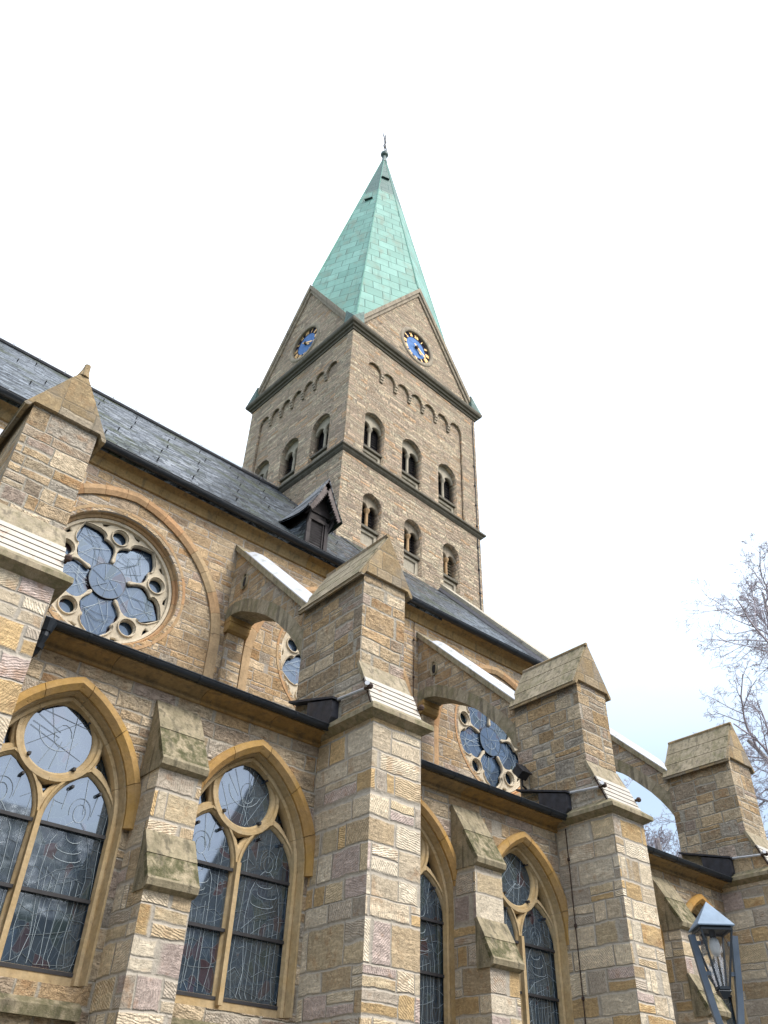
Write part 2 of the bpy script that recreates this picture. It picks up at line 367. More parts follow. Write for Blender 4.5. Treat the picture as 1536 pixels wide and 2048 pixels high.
# ------------------------------------------------------------------ mesh helpers
def place(me, name, mat, parent=None, smooth=False):
    o = bpy.data.objects.new(name, me); col.objects.link(o)
    for mm in (mat if isinstance(mat, (list, tuple)) else [mat]): me.materials.append(mm)
    if parent: o.parent = parent
    if smooth:
        for p in me.polygons: p.use_smooth = True
    return o
class MB:
    def __init__(s): s.v = []; s.f = []; s.mi = []; s.rn = []; s.cur = 0; s.rr = .5
    def seg(s, r=None): s.rr = random.random() if r is None else r
    def add(s, vs, fs):
        b = len(s.v); s.v += [tuple(p) for p in vs]
        for f in fs: s.f.append(tuple(i+b for i in f)); s.mi.append(s.cur); s.rn.append(s.rr)
    def box(s, x0, x1, y0, y1, z0, z1, T=None):
        vs = [Vector(p) for p in ((x0,y0,z0),(x1,y0,z0),(x1,y1,z0),(x0,y1,z0),(x0,y0,z1),(x1,y0,z1),(x1,y1,z1),(x0,y1,z1))]
        if T: vs = [T(p) for p in vs]
        s.add(vs, [(0,3,2,1),(4,5,6,7),(0,1,5,4),(1,2,6,5),(2,3,7,6),(3,0,4,7)])
    def loft(s, rings, closed=True, cap=True):
        n = len(rings[0]); vs = [p for r in rings for p in r]; fs = []
        for i in range(len(rings)-1):
            for j in range(n if closed else n-1):
                k = (j+1) % n
                fs.append((i*n+j, i*n+k, (i+1)*n+k, (i+1)*n+j))
        if cap: fs.append(tuple(range(n))[::-1]); fs.append(tuple((len(rings)-1)*n+i for i in range(n)))
        s.add(vs, fs)
    def prism(s, poly, a, b, T):
        """poly in 2d, extruded between a and b; T(p, q, depth) -> point"""
        s.loft([[T(p[0], p[1], a) for p in poly], [T(p[0], p[1], b) for p in poly]])
    def tube(s, pts, r, n=8, cap=True):
        pts = [Vector(p) for p in pts]; rs = r if isinstance(r, (list, tuple)) else [r]*len(pts); rings = []
        nrm = None
        for i, p in enumerate(pts):
            d = (pts[min(i+1, len(pts)-1)]-pts[max(i-1, 0)]).normalized()
            if nrm is None:
                nrm = d.orthogonal().normalized()
            else:
                nrm = (nrm-d*nrm.dot(d)).normalized()
            bn = d.cross(nrm)
            rings.append([p+(nrm*math.cos(2*PI*k/n)+bn*math.sin(2*PI*k/n))*rs[i] for k in range(n)])
        s.loft(rings, True, cap)
    def sphere(s, c, r, n=8, sz=1.0):
        c = Vector(c); rings = []
        for i in range(n//2+1):
            t = PI*i/(n//2); rings.append([c+Vector((r*math.sin(t)*math.cos(2*PI*k/n)+1e-5, r*math.sin(t)*math.sin(2*PI*k/n), -r*sz*math.cos(t))) for k in range(n)])
        s.loft(rings)
    def build(s, name, mat, parent=None, smooth=False, merge=False):
        me = bpy.data.meshes.new(name); me.from_pydata(s.v, [], s.f)
        for p, k in zip(me.polygons, s.mi): p.material_index = k
        at = me.attributes.new('rnd', 'FLOAT', 'FACE'); at.data.foreach_set('value', s.rn)
        bm = bmesh.new(); bm.from_mesh(me)
        if merge: bmesh.ops.remove_doubles(bm, verts=bm.verts, dist=1e-4)
        bmesh.ops.recalc_face_normals(bm, faces=bm.faces); bm.to_mesh(me); bm.free()
        return place(me, name, mat, parent, smooth)
def pieces(b, name, mat, parent=None, smooth=False):
    """every separate piece of b becomes an object of its own"""
    par = list(range(len(b.v)))
    def find(i):
        while par[i] != i: par[i] = par[par[i]]; i = par[i]
        return i
    for f in b.f:
        for i in f[1:]: par[find(i)] = find(f[0])
    gs = {}
    for k, f in enumerate(b.f): gs.setdefault(find(f[0]), []).append(k)
    out = []
    for ks in gs.values():
        c = MB(); mp_ = {}
        for k in ks:
            for i in b.f[k]:
                if i not in mp_: mp_[i] = len(c.v); c.v.append(b.v[i])
            c.f.append(tuple(mp_[i] for i in b.f[k])); c.mi.append(b.mi[k]); c.rn.append(b.rn[k])
        out.append(c.build(name, mat, parent, smooth))
    return out
def fill(name, loops, d0, d1, mat, parent, T, bev=0.0, smooth=False, rnd=None):
    """flat plate with holes: loops in 2d, thickness d0..d1"""
    cu = bpy.data.curves.new(name, 'CURVE'); cu.dimensions = '2D'; cu.fill_mode = 'BOTH'
    cu.extrude = max(abs(d1-d0)/2-bev, 1e-4); cu.bevel_depth = bev; cu.offset = -bev; cu.bevel_resolution = 0
    for L in loops:
        sp_ = cu.splines.new('POLY'); sp_.points.add(len(L)-1)
        for p, q in zip(sp_.points, L): p.co = (q[0], q[1], 0, 1)
        sp_.use_cyclic_u = True
    ob = bpy.data.objects.new(name, cu); me = bpy.data.meshes.new_from_object(ob)
    bpy.data.objects.remove(ob); bpy.data.curves.remove(cu)
    me.name = name; me.materials.clear()
    mid = (d0+d1)/2
    for v in me.vertices: v.co = T(v.co.x, v.co.y, mid+v.co.z)
    bm = bmesh.new(); bm.from_mesh(me); bmesh.ops.remove_doubles(bm, verts=bm.verts, dist=1e-4)
    bmesh.ops.recalc_face_normals(bm, faces=bm.faces); bm.to_mesh(me); bm.free()
    at = me.attributes.new('rnd', 'FLOAT', 'FACE'); r_ = random.random() if rnd is None else rnd
    at.data.foreach_set('value', [r_]*len(me.polygons))
    return place(me, name, mat, parent, smooth)
def TY(y0=0, x0=0, z0=0): return lambda a, b, c: Vector((x0+a, y0+c, z0+b))      # wall seen from -Y, depth grows into the wall
def TXp(x0=0): return lambda a, b, c: Vector((x0+c, a, b))                       # plane across X: (y, z, x)
def empty(name, loc=(0, 0, 0), rz=0, label=None, cat=None, group=None):
    o = bpy.data.objects.new(name, None); col.objects.link(o); o.location = loc; o.rotation_euler = (0, 0, rz)
    if label: o['label'] = label
    if cat: o['category'] = cat
    if group: o['group'] = group
    return o
def kids(o): return [c for c in bpy.data.objects if c.parent == o]
def copy_tree(o, parent, dx):
    c = o.copy(); col.objects.link(c); c.parent = parent; c.location.x += dx
    for k in kids(o): copy_tree(k, c, 0)
    return c
def arch(xc, zs, hw, c, off=0., n=14, legs=0.):
    """pointed arch, right spring -> apex -> left spring"""
    Rr = hw+c+off; out = []
    am = math.acos(c/Rr) if c > 0 else PI/2
    for i in range(n+1):
        t = am*i/n; out.append((xc-c+Rr*math.cos(t), zs+Rr*math.sin(t)))
    left = [(2*xc-p[0], p[1]) for p in out[:-1]][::-1]
    out += left
    if legs: out = [(out[0][0], zs-legs)]+out+[(out[-1][0], zs-legs)]
    return out
def circ(xc, zc, r, n=32, a0=0): return [(xc+r*math.cos(a0+2*PI*i/n), zc+r*math.sin(a0+2*PI*i/n)) for i in range(n)]
def arcsweep(mb, curves, T, group, gap=.004, closed=False):
    """curves: list of (polyline2d, depth); polylines matched point by point; split into blocks of `group` points"""
    n = len(curves[0][0]); i = 0
    last = n if closed else n-1
    while i < last:
        j = min(i+group, last); mb.seg(); rings = []
        for k in range(i, j+1):
            ring = []
            for pl, d in curves:
                p = Vector(pl[k % n]); 
                if k == i: p = p.lerp(Vector(pl[(k+1) % n]), gap/max((Vector(pl[(k+1) % n])-p).length, 1e-3))
                if k == j: p = p.lerp(Vector(pl[(k-1) % n]), gap/max((Vector(pl[(k-1) % n])-p).length, 1e-3))
                ring.append(T(p.x, p.y, d))
            rings.append(ring)
        mb.loft(rings, True, True); i = j

# ------------------------------------------------------------------ the setting
def ground():
    g = G('paving'); P = g.obj(); n1 = g.n('TexBrick'); g.setin(n1.inputs['Vector'], P); n1.inputs['Scale'].default_value = 3.2
    n1.inputs['Mortar Size'].default_value = .02
    n1.inputs['Color1'].default_value = (.16, .15, .135, 1); n1.inputs['Color2'].default_value = (.12, .115, .105, 1); n1.inputs['Mortar'].default_value = (.05, .05, .04, 1)
    f = g.mr(g.noise(P, 2, 5), .3, .7, .8, 1.2, False)
    g.set(color=g.mix(1.0, X(g, n1.outputs[0]), g.vec(f, f, f), 'MULTIPLY'), rough=.85)
    b = MB(); b.add([(-18, -14, .004), (45, -14, .004), (45, 9.3, .004), (-18, 9.3, .004)], [(0, 1, 2, 3)])
    o = b.build('pavement', g.m); o['kind'] = 'structure'
    g = G('ground_grass'); P = g.obj()
    g.set(color=g.ramp(g.noise(P, 3, 6), [(.3, (.03, .045, .015)), (.7, (.06, .075, .03))]), rough=.95)
    b = MB(); b.add([(-900, -900, 0), (900, -900, 0), (900, 900, 0), (-900, 900, 0)], [(0, 1, 2, 3)])
    o = b.build('ground', g.m); o['kind'] = 'structure'
ground()

# ------------------------------------------------------------------ church nave and aisle
church = empty('church', (0, 0, 0), 0, 'long sandstone church nave with rose windows, flying buttresses and pointed aisle windows', 'church')
BX = [1.40, 7.77, 13.90, 20.03]; BW = 1.03
WIN = [-2.6, .45, 3.55, 6.60, 9.87, 12.80, 15.95, 18.93]
PX = [-1.37, 4.75, 10.90, 17.05]
AY, CY = 11.0, 15.3
WZ, WHW, WC = 5.20, 1.07, .647      # springing, half width, centre offset of the aisle windows
fill('aisle_wall', [[(-12, 0), (23, 0), (23, 7.32), (-12, 7.32)]] + [arch(x, WZ, WHW, WC, 0, 14, 1.95) for x in WIN],
     0, .55, M['aisle'], church, TY(AY))
ROSE = [-1.1, 4.97, 11.03, 17.08]; RZ = 11.6
fill('clerestory_wall', [[(-12, 7.0), (20.62, 7.0), (20.62, 14.35), (-12, 14.35)]] + [circ(x, RZ, 1.60, 64) for x in ROSE],
     0, .7, M['clere'], church, TY(CY))
# west end wall and gable
RIDGE = (24.6, 25.05)
fill('gable_wall', [[(CY+.70, 0), (34.2, 0), (34.2, 14.4), (RIDGE[0], RIDGE[1]+.1), (CY+.7, 15.55)]], 0, .5, M['clere'], church, TXp(20.1))
b = MB(); b.box(22.5, 23, AY+.55, CY, 0, 7.32); b.box(20.62, 21.1, CY, CY+.6, 0, 7.3); b.build('aisle_end_wall', M['aisle'], church)
# aisle roof and nave roof
b = MB(); b.add([(-12, 10.62, 7.46), (23, 10.62, 7.46), (23, CY, 9.25), (-12, CY, 9.25), (-12, 10.62, 7.40), (23, 10.62, 7.40), (23, CY, 9.1), (-12, CY, 9.1)],
                [(0, 1, 2, 3), (7, 6, 5, 4), (0, 4, 5, 1), (1, 5, 6, 2), (3, 2, 6, 7), (0, 3, 7, 4)])
b.build('aisle_roof', M['slate'], church)
b = MB()
e0, e1 = (14.93, 14.50), (34.3, 14.5)
b.add([(-12, *e0), (14.6, *e0), (14.6, *RIDGE), (-12, *RIDGE), (-12, *e1), (14.6, *e1),
       (-12, 15.0, 14.38), (14.6, 15.0, 14.38)], [(0, 1, 2, 3), (3, 2, 5, 4), (0, 6, 7, 1)])
# strip running on beside the tower up to the gable parapet
b.add([(14.6, *e0), (20.14, *e0), (20.14, 20.76, 20.70), (14.6, 20.45, 20.56)], [(0, 1, 2, 3)])
b.build('nave_roof', M['slate'], church)
b = MB(); b.tube([(-12, RIDGE[0]-.02, RIDGE[1]+.03), (14.3, RIDGE[0]-.02, RIDGE[1]+.03)], .09, 8)
b.build('ridge_capping', M['lead'], church)
b = MB()
for i in range(26): b.tube([(-11+i*1.0, RIDGE[0]-.1, RIDGE[1]), (-11+i*1.0, RIDGE[0]-.16, RIDGE[1]+.09)], .012, 5)
b.tube([(-12, RIDGE[0]-.14, RIDGE[1]+.09), (14.1, RIDGE[0]-.14, RIDGE[1]+.09)], .012, 5)
b.build('lightning_conductor', M['lcap'], church)
# snow hooks on the slates
b = MB(); sy = (RIDGE[0]-e0[0]); sz = RIDGE[1]-e0[1]
for r_ in range(5):
    t = .16+r_*.17
    for k in range(17):
        x = -8+k*1.35+(r_ % 2)*.67+random.uniform(-.2, .2)
        if x > 14.2 and t > .5: continue
        if x > 19.6: continue
        p = Vector((x, e0[0]+sy*t, e0[1]+sz*t)); b.tube([p, p+Vector((0, -.04, .06)), p+Vector((0, -.09, .05))], .018, 5)
pieces(b, 'roof_hook', M['iron'], church)
# gable parapet
b = MB(); pr = [(15.02, 14.45), (15.02, 14.92), (20.75, 21.08), (20.75, 20.55)]
n_ = 7
for i in range(n_):
    b.seg(); t0, t1 = i/n_+.002, (i+1)/n_-.002
    q = lambda a, c, t: (a[0]+(c[0]-a[0])*t, a[1]+(c[1]-a[1])*t)
    b.prism([q(pr[0], pr[3], t0), q(pr[0], pr[3], t1), q(pr[1], pr[2], t1), q(pr[1], pr[2], t0)], 20.15, 20.72, TXp(0))
b.build('gable_parapet', M['tpale'], church)
b = MB(); b.add([(20.13, 15.0, 14.55), (20.13, 20.75, 20.73), (19.98, 20.75, 20.73), (19.98, 15.0, 14.57), (20.13, 15.0, 14.72), (20.13, 20.75, 20.90)], [(0, 1, 5, 4), (0, 3, 2, 1), (3, 4, 5, 2)])
b.build('parapet_flashing', M['lead'], church)
# cornices and gutters
def cornice(x0, x1, ywall, ztop, proj, hgt, name):
    b = MB(); x = x0
    while x < x1-.01:
        xe = min(x+random.uniform(1.1, 1.6), x1); b.seg()
        pf = [(0.02, -hgt), (-.03, -hgt), (-.055, -hgt+.018), (-.055, -hgt+.045), (-.035, -hgt+.06), (-.045, -hgt+.09), (-.09, -hgt*.36), (-proj*.62, -hgt*.16), (-proj, -.02), (-proj, 0), (.02, 0)]
        b.loft([[Vector((xx, ywall+p[0], ztop+p[1])) for p in pf] for xx in (x+.004, xe-.004)]); x = xe
    return b.build(name, M['corn'], church)
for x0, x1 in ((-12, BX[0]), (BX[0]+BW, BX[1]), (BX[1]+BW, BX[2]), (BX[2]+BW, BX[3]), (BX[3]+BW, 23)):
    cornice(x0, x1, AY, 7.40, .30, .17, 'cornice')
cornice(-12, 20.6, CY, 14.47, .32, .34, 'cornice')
def gutter(x0, x1, y, z, r=.10):
    b = MB(); n = 10
    seg_x = [x0]
    while seg_x[-1] < x1-.01: seg_x.append(min(seg_x[-1]+.9, x1))
    for a, c in zip(seg_x[:-1], seg_x[1:]):
        ring = [(y+r*math.cos(PI+PI*k/n), z+r*math.sin(PI+PI*k/n)) for k in range(n+1)]
        ring = ring+[(y+(r-.012)*math.cos(2*PI-PI*k/n), z+(r-.012)*math.sin(2*PI-PI*k/n)) for k in range(n+1)]
        b.loft([[Vector((xx, p[0], p[1])) for p in ring] for xx in (a, c)])
        ring = [(y+(r+.008)*math.cos(PI+PI*k/n), z+(r+.008)*math.sin(PI+PI*k/n)) for k in range(n+1)]+[(y+(r-.0)*math.cos(2*PI-PI*k/n), z+(r-.0)*math.sin(2*PI-PI*k/n)) for k in range(n+1)]
        b.loft([[Vector((xx, p[0], p[1])) for p in ring] for xx in (c-.035, c)])
    b.tube([(x0, y-r, z), (x1, y-r, z)], .014, 6)
    o = b.build('gutter', M['gutter'], church, smooth=False)
    return o
for x0, x1 in ((-12, BX[0]), (BX[0]+BW+.05, BX[1]-.02), (BX[1]+BW+.02, BX[2]-.02), (BX[2]+BW+.02, BX[3]-.02), (BX[3]+BW, 23)):
    gutter(x0, x1, 10.63, 7.46, .082)
gutter(-12, 20.5, 14.90, 14.53, .115)

# ---------------- aisle windows
def inside(p, poly):
    c = False; j = len(poly)-1
    for i in range(len(poly)):
        a, b_ = poly[i], poly[j]
        if (a[1] > p[1]) != (b_[1] > p[1]) and p[0] < (b_[0]-a[0])*(p[1]-a[1])/(b_[1]-a[1]+1e-9)+a[0]: c = not c
        j = i
    return c
def came_lines(b, lines, poly, y, r=.0034):
    for L in lines:
        P = []
        for a, c in zip(L[:-1], L[1:]):
            n = max(1, int(math.hypot(c[0]-a[0], c[1]-a[1])/.035)); P += [(a[0]+(c[0]-a[0])*k/n, a[1]+(c[1]-a[1])*k/n) for k in range(n)]
        P.append(L[-1]); run = []
        for p in P+[None]:
            if p and inside(p, poly): run.append((p[0], y, p[1]))
            else:
                if len(run) > 1: b.tube(run, r, 3, cap=False)
                run = []
def figure_lines(cx, z0, z1, hw, rs):
    """leading of a standing figure in robes with rays and bands round it"""
    L = []; hz = z1-.50+rs.uniform(-.1, .08); cx += rs.uniform(-.08, .08)
    el = lambda x, z, a, c, t0=0, t1=2*PI, n=14: [(x+a*math.cos(t0+(t1-t0)*i/n), z+c*math.sin(t0+(t1-t0)*i/n)) for i in range(n+1)]
    j = lambda m=.02: rs.uniform(-m, m)
    L += [el(cx, hz, .085, .12), el(cx, hz+.02, .15, .18, -.4, PI+.4)]
    L += [[(cx-.05, hz-.11), (cx-.16+j(), hz-.22), (cx-.27+j(), hz-.42), (cx-.30+j(), hz-.8), (cx-.24+j(), hz-1.5), (cx-.30, z0)],
          [(cx+.05, hz-.11), (cx+.15+j(), hz-.22), (cx+.25+j(), hz-.40), (cx+.29+j(), hz-.8), (cx+.25+j(), hz-1.5), (cx+.30, z0)]]
    for k in range(3): L.append(el(cx+j(.05), hz-.30-k*.14+j(), .13+.03*k+j(), .06+j(.015), PI*.95, 2*PI+.2, 8))
    for k in range(6): x = cx-.22+k*.085; L.append([(x+j(), hz-.78+j(.06)), (x+j(.03), hz-1.2), (x+j(.05), hz-1.75), (x+j(.05), z0)])
    for k in range(9):
        z = z0+.12+(z1-z0-.1)*k/9+j(.05)
        L.append([(cx-.5, z+j(.08)), (cx-.36, z+j(.04)), (cx-.26, z+j(.06))]); L.append([(cx+.26, z+j(.06)), (cx+.38, z+j(.04)), (cx+.5, z+j(.08))])
        if k < 5: L.append([(cx-.27, z+j(.08)), (cx-.08, z+j(.1)), (cx+.1, z+j(.06)), (cx+.28, z+j(.08))])
    for k in range(5): x = cx-.44+k*.22; L.append([(x, z1), (x+j(.12), z1-.5)])
    for s in (-1, 1): L.append([(cx+s*.40, z1), (cx+s*(.38+j()), z1-.9), (cx+s*(.43+j()), z0+.4), (cx+s*.37, z0)])
    L.append([(cx-.34, hz-.95), (cx-.12, hz-.75), (cx+.22, hz-.62)]); L.append([(cx-.30, hz-1.1), (cx-.05, hz-.9), (cx+.2, hz-.8)])
    return L
def aisle_window(xc, seed):
    rs = random.Random(seed)
    fr = empty('window'); fr.parent = church; fr.location = (xc, 0, 0)
    T = TY(AY)
    hw = 1.02; cR = 2*.47
    lan = lambda s: arch(s*.545, 5.05, .475, .33, 0, 10, 1.62)
    outer = arch(0, WZ, WHW+.03, WC, 0, 14, 1.97)
    # triangular openings beside the circle and one below it
    sp = lambda s: [(s*.60, 5.93), (s*.635, 6.03), (s*.645, 6.16), (s*.69, 6.13), (s*.785, 5.98), (s*.86, 5.83), (s*.90, 5.67), (s*.81, 5.79), (s*.70, 5.885)]
    mid = [(0, 5.40), (.045, 5.50), (.12, 5.575), (0, 5.535), (-.12, 5.575), (-.045, 5.50)]
    holes = [circ(0, 6.17, .475, 40), lan(1), lan(-1), sp(1), sp(-1), mid]
    fill('tracery', [outer]+holes, .20, .36, M['tracw'], fr, T, bev=.032)
    # raised second order: ring round the circle and lancet rolls
    b = MB()
    arcsweep(b, [(circ(0, 6.17, .545, 40), .205), (circ(0, 6.17, .56, 40), .165), (circ(0, 6.17, .605, 40), .165), (circ(0, 6.17, .62, 40), .205)], T, 10, .002, True)
    for s in (1, -1):
        arcsweep(b, [(arch(s*.545, 5.05, .475, .33, o_, 10), d_) for o_, d_ in ((.035, .205), (.045, .17), (.075, .17), (.085, .205))], T, 10, .002)
    arcsweep(b, [(arch(0, WZ, WHW, WC, o_, 12, 1.92), d_) for o_, d_ in ((-.10, .21), (-.085, .13), (-.045, .115), (-.02, .13), (-.0, .0), (.03, -.005), (.03, .21))], T, 4, .003)
    b.box(-.035, .035, AY+.12, AY+.22, 3.32, 5.15)
    b.build('moulding', M['tracw'], fr)
    # hood mould
    b = MB()
    arcsweep(b, [(arch(0, WZ, WHW, WC, o_, 12, .06), d_) for o_, d_ in ((.02, .04), (.012, -.05), (.09, -.12), (.18, -.11), (.20, -.05), (.20, .04))], T, 4, .005)
    b.build('hood_mould', M['hood'], fr)
    # glass
    k = 0
    for s in (1, -1):
        for z0, z1 in ((3.42, 4.22), (4.25, 5.03), (5.06, 9)):
            if z1 > 8: lp = arch(s*.545, 5.06, .478, .33, 0, 10)
            else: lp = [(s*.545-.478, z0), (s*.545+.478, z0), (s*.545+.478, z1), (s*.545-.478, z1)]
            cz = sum(p[1] for p in lp)/len(lp); cx = s*.545
            o = fill('glass_pane', [[(p[0]-cx, p[1]-cz) for p in lp]], 0, .008, M['glass'], fr, TY())
            o.location = (cx, AY+.255, cz); o.rotation_euler = (R({(6, 5): -.8, (6, 2): 2.2}.get((seed, k), rs.uniform(-1.2, 1.2))), 0, R(rs.uniform(-1.4, 1.4) if seed != 6 else .3))
            k += 1
    o = fill('glass_pane', [circ(0, 0, .478, 40)], 0, .008, M['glass'], fr, TY())
    o.location = (0, AY+.25, 6.17); o.rotation_euler = (R(rs.uniform(-1.5, 1.5) if seed != 6 else -.1), 0, R(rs.uniform(-1.5, 1.5) if seed != 6 else .4))
    fill('leaded_light', [arch(0, WZ, 1.05, WC, 0, 10, 1.87)], .345, .352, M['glass'], fr, T)
    if -1 < xc < 17:
        b = MB()
        for s in (1, -1): came_lines(b, figure_lines(s*.545, 3.42, 5.78, .475, rs), arch(s*.545, 5.06, .465, .33, 0, 10, 1.63), AY+.246)
        cl = []
        for k in range(9): 
            a = rs.uniform(0, PI); o_ = rs.uniform(-.35, .35); cl.append([(o_*math.cos(a)-.5*math.sin(a), 6.17+o_*math.sin(a)+.5*math.cos(a)), (o_*math.cos(a)+.5*math.sin(a), 6.17+o_*math.sin(a)-.5*math.cos(a))] if k % 2 else [(o_*math.cos(a)-.5*math.sin(a), 6.17+o_*math.sin(a)+.5*math.cos(a)), (o_*math.cos(a)*.3, 6.17+o_*math.sin(a)*.3)])
        cl += [[(.12*math.cos(t*.5)+.05, 6.22+.16*math.sin(t*.5)) for t in range(13)], [(.30*math.cos(t*.3+3.2), 6.30+.30*math.sin(t*.3+3.2)) for t in range(10)]]
        came_lines(b, cl, circ(0, 6.17, .465, 24), AY+.241)
        b.build('leading', M['came'], fr)
    b = MB()
    for s in (1, -1):
        for z in (3.40, 4.235, 5.045): b.box(s*.545-.50, s*.545+.50, AY+.19, AY+.235, z-.022, z+.022)
    pieces(b, 'saddle_bar', M['iron'], fr)
    b = MB()
    for a in (0.75, 2.4, 3.9, 5.4): b.box(.475*math.cos(a)-.02, .475*math.cos(a)+.02, AY+.16, AY+.25, 6.17+.475*math.sin(a)-.02, 6.17+.475*math.sin(a)+.02)
    for s in (1, -1):
        for q in (-.2, .2): b.box(s*.545+q-.018, s*.545+q+.018, AY+.16, AY+.25, 5.555, 5.59)
    pieces(b, 'glazing_clip', M['iron'], fr)
    b = MB(); b.add([(-1.06, AY-.10, 3.02), (1.06, AY-.10, 3.02), (1.06, AY+.36, 3.36), (-1.06, AY+.36, 3.36), (-1.06, AY-.10, 2.90), (1.06, AY-.10, 2.90), (1.06, AY+.36, 2.9), (-1.06, AY+.36, 2.9)],
                    [(0, 1, 2, 3), (7, 6, 5, 4), (0, 4, 5, 1), (1, 5, 6, 2), (3, 2, 6, 7), (0, 3, 7, 4)])
    b.build('sill', M['moss'], fr)
    return fr
for i, x in enumerate(WIN): aisle_window(x, i+3)

# ---------------- rose windows
def petal_loop():
    """one opening: five foiled petals round a free centre"""
    prof = [(.46, 35.0), (.48, 32), (.53, 30.5), (.60, 32.4), (.68, 33.4), (.77, 33.6), (.86, 31.8), (.93, 28), (.99, 22.8), (1.02, 18.8),
            (1.055, 17.8), (1.10, 18.6), (1.17, 17), (1.25, 12.6), (1.33, 6.4), (1.425, 0)]
    L = []
    for k in range(5):
        a = -90+72*k
        for r_, t in prof: L.append((r_, a-t))
        for r_, t in prof[-2::-1]: L.append((r_, a+t))
    return [(r_*math.cos(R(t)), r_*math.sin(R(t))) for r_, t in L]
def rose(xc, i):
    rw = empty('rose_window'); rw.parent = church; rw.location = (xc, 0, RZ)
    T = TY(CY)
    holes = [petal_loop()]
    for k in range(5):
        a = R(-54+72*k); holes.append(circ(1.15*math.cos(a), 1.15*math.sin(a), .168, 20))
        for s in (-1, 1):
            pts = [(1.42, 11.5), (1.42, 19.5), (1.345, 19.0), (1.36, 15.0)]
            if False: continue
            holes.append([(r_*math.cos(a+s*R(t)), r_*math.sin(a+s*R(t))) for r_, t in pts])
    fill('tracery', [circ(0, 0, 1.54, 72)]+holes, .26, .37, M['trac'], rw, T, bev=.022)
    b = MB()
    for k in range(5):
        a = R(-54+72*k); cx, cz = 1.15*math.cos(a), 1.15*math.sin(a)
        arcsweep(b, [(circ(cx, cz, .192, 20), .265), (circ(cx, cz, .200, 20), .215), (circ(cx, cz, .218, 20), .215), (circ(cx, cz, .226, 20), .265)], T, 20, .001, True)
        # knob at each cusp
        b.sphere((.50*math.cos(a), CY+.30, .50*math.sin(a)), .045, 8); b.tube([(.47*math.cos(a), CY+.30, .47*math.sin(a)), (.62*math.cos(a), CY+.28, .62*math.sin(a))], [.03, .02], 6)
        p0 = R(-90+72*k)
        arcsweep(b, [([( (r_+o_)*math.cos(p0+R(t)), (r_+o_)*math.sin(p0+R(t))) for r_, t in ((1.05, -19.5), (1.10, -20.2), (1.18, -18.2), (1.27, -13.5), (1.35, -7), (1.435, 0), (1.35, 7), (1.27, 13.5), (1.18, 18.2), (1.10, 20.2), (1.05, 19.5))], d_) for o_, d_ in ((0, .265), (.004, .225), (.018, .225), (.022, .265))], T, 10, .001)
    arcsweep(b, [(circ(0, 0, r_, 60), d_) for r_, d_ in ((1.43, .27), (1.44, .20), (1.50, .19), (1.53, .27))], T, 12, .002, True)
    b.build('tracery_roll', M['trac'], rw)
    b = MB()
    arcsweep(b, [(circ(0, 0, r_, 64), d_) for r_, d_ in ((1.52, .30), (1.515, .17), (1.545, .13), (1.58, .15), (1.60, .07), (1.635, .03), (1.665, .045), (1.675, -.005), (1.74, -.012), (1.74, .04), (1.62, .30))], T, 4, .004, True)
    b.build('ring', M['ring'], rw)
    fill('glass_pane', [circ(0, 0, 1.50, 48)], .40, .408, M['glassr'], rw, T)
    rs = random.Random(i+5)
    for k in range(5):
        a = R(-90+72*k)
        lp = [(.40, -30), (.55, -33), (.8, -32), (1.0, -20), (1.15, -15), (1.40, 0), (1.15, 15), (1.0, 20), (.8, 32), (.55, 33), (.40, 30)]
        lp = [(r_*math.cos(a+R(t)), r_*math.sin(a+R(t))) for r_, t in lp]
        cx, cz = .8*math.cos(a), .8*math.sin(a)
        o = fill('glass_pane', [[(p[0]-cx, p[1]-cz) for p in lp]], 0, .006, M['glassr'], rw, TY())
        o.location = (cx, CY+.355, cz); o.rotation_euler = (R(rs.uniform(-3, 3)), 0, R(rs.uniform(-3, 3)))
    o = fill('glass_pane', [circ(0, 0, .425, 36)], 0, .008, M['glassr'], rw, TY()); o.location = (0, CY+.30, 0); o.rotation_euler = (R(1.2), 0, R(-1))
    b = MB()
    for k in range(5):
        a = R(-90+72*k); u_ = lambda r_, t: (r_*math.cos(a+t), r_*math.sin(a+t)); LL = []
        for q in range(5): LL.append([u_(.45, rs.uniform(-.5, .5)), u_(rs.uniform(.8, 1.0), rs.uniform(-.45, .45)), u_(1.4, rs.uniform(-.3, .3))])
        for q in range(3): r_ = rs.uniform(.6, 1.2); LL.append([u_(r_+rs.uniform(-.1, .1), -.6), u_(r_, 0), u_(r_+rs.uniform(-.1, .1), .6)])
        came_lines(b, LL, [u_(r_, R(t)) for r_, t in ((.42, -30), (.55, -31), (.8, -31), (1.0, -18), (1.15, -14), (1.38, 0), (1.15, 14), (1.0, 18), (.8, 31), (.55, 31), (.42, 30))], CY+.335, .0042)
    LL = [[(.40*math.cos(t), .40*math.sin(t)), (.05*math.cos(t+1), .05*math.sin(t+1))] for t in (0.3, 1.1, 1.9, 2.8, 3.9, 4.7, 5.6)]
    LL += [[(.23*math.cos(t*.4), .23*math.sin(t*.4)) for t in range(8, 17)]]
    came_lines(b, LL, circ(0, 0, .41, 24), CY+.288, .005)
    b.build('leading', M['came'], rw)
    b = MB(); arcsweep(b, [(circ(0, 0, .420, 36), .31), (circ(0, 0, .420, 36), .285), (circ(0, 0, .432, 36), .285), (circ(0, 0, .432, 36), .315)], T, 36, .0001, True)
    b.build('centre_rim', M['lampd'], rw)
    return rw
for i, x in enumerate(ROSE):
    rose(x, i)
    b = MB(); T = TY(CY); cc = 5.0+6.08*(i-1)
    arcsweep(b, [(arch(cc, 10.9, 2.50, .28, o_, 16, 1.75), d_) for o_, d_ in ((0, .03), (-.01, -.05), (.10, -.10), (.215, -.09), (.235, -.01), (.235, .03))], T, 2, .004)
    b.build('blind_arch', M['ring'], church)

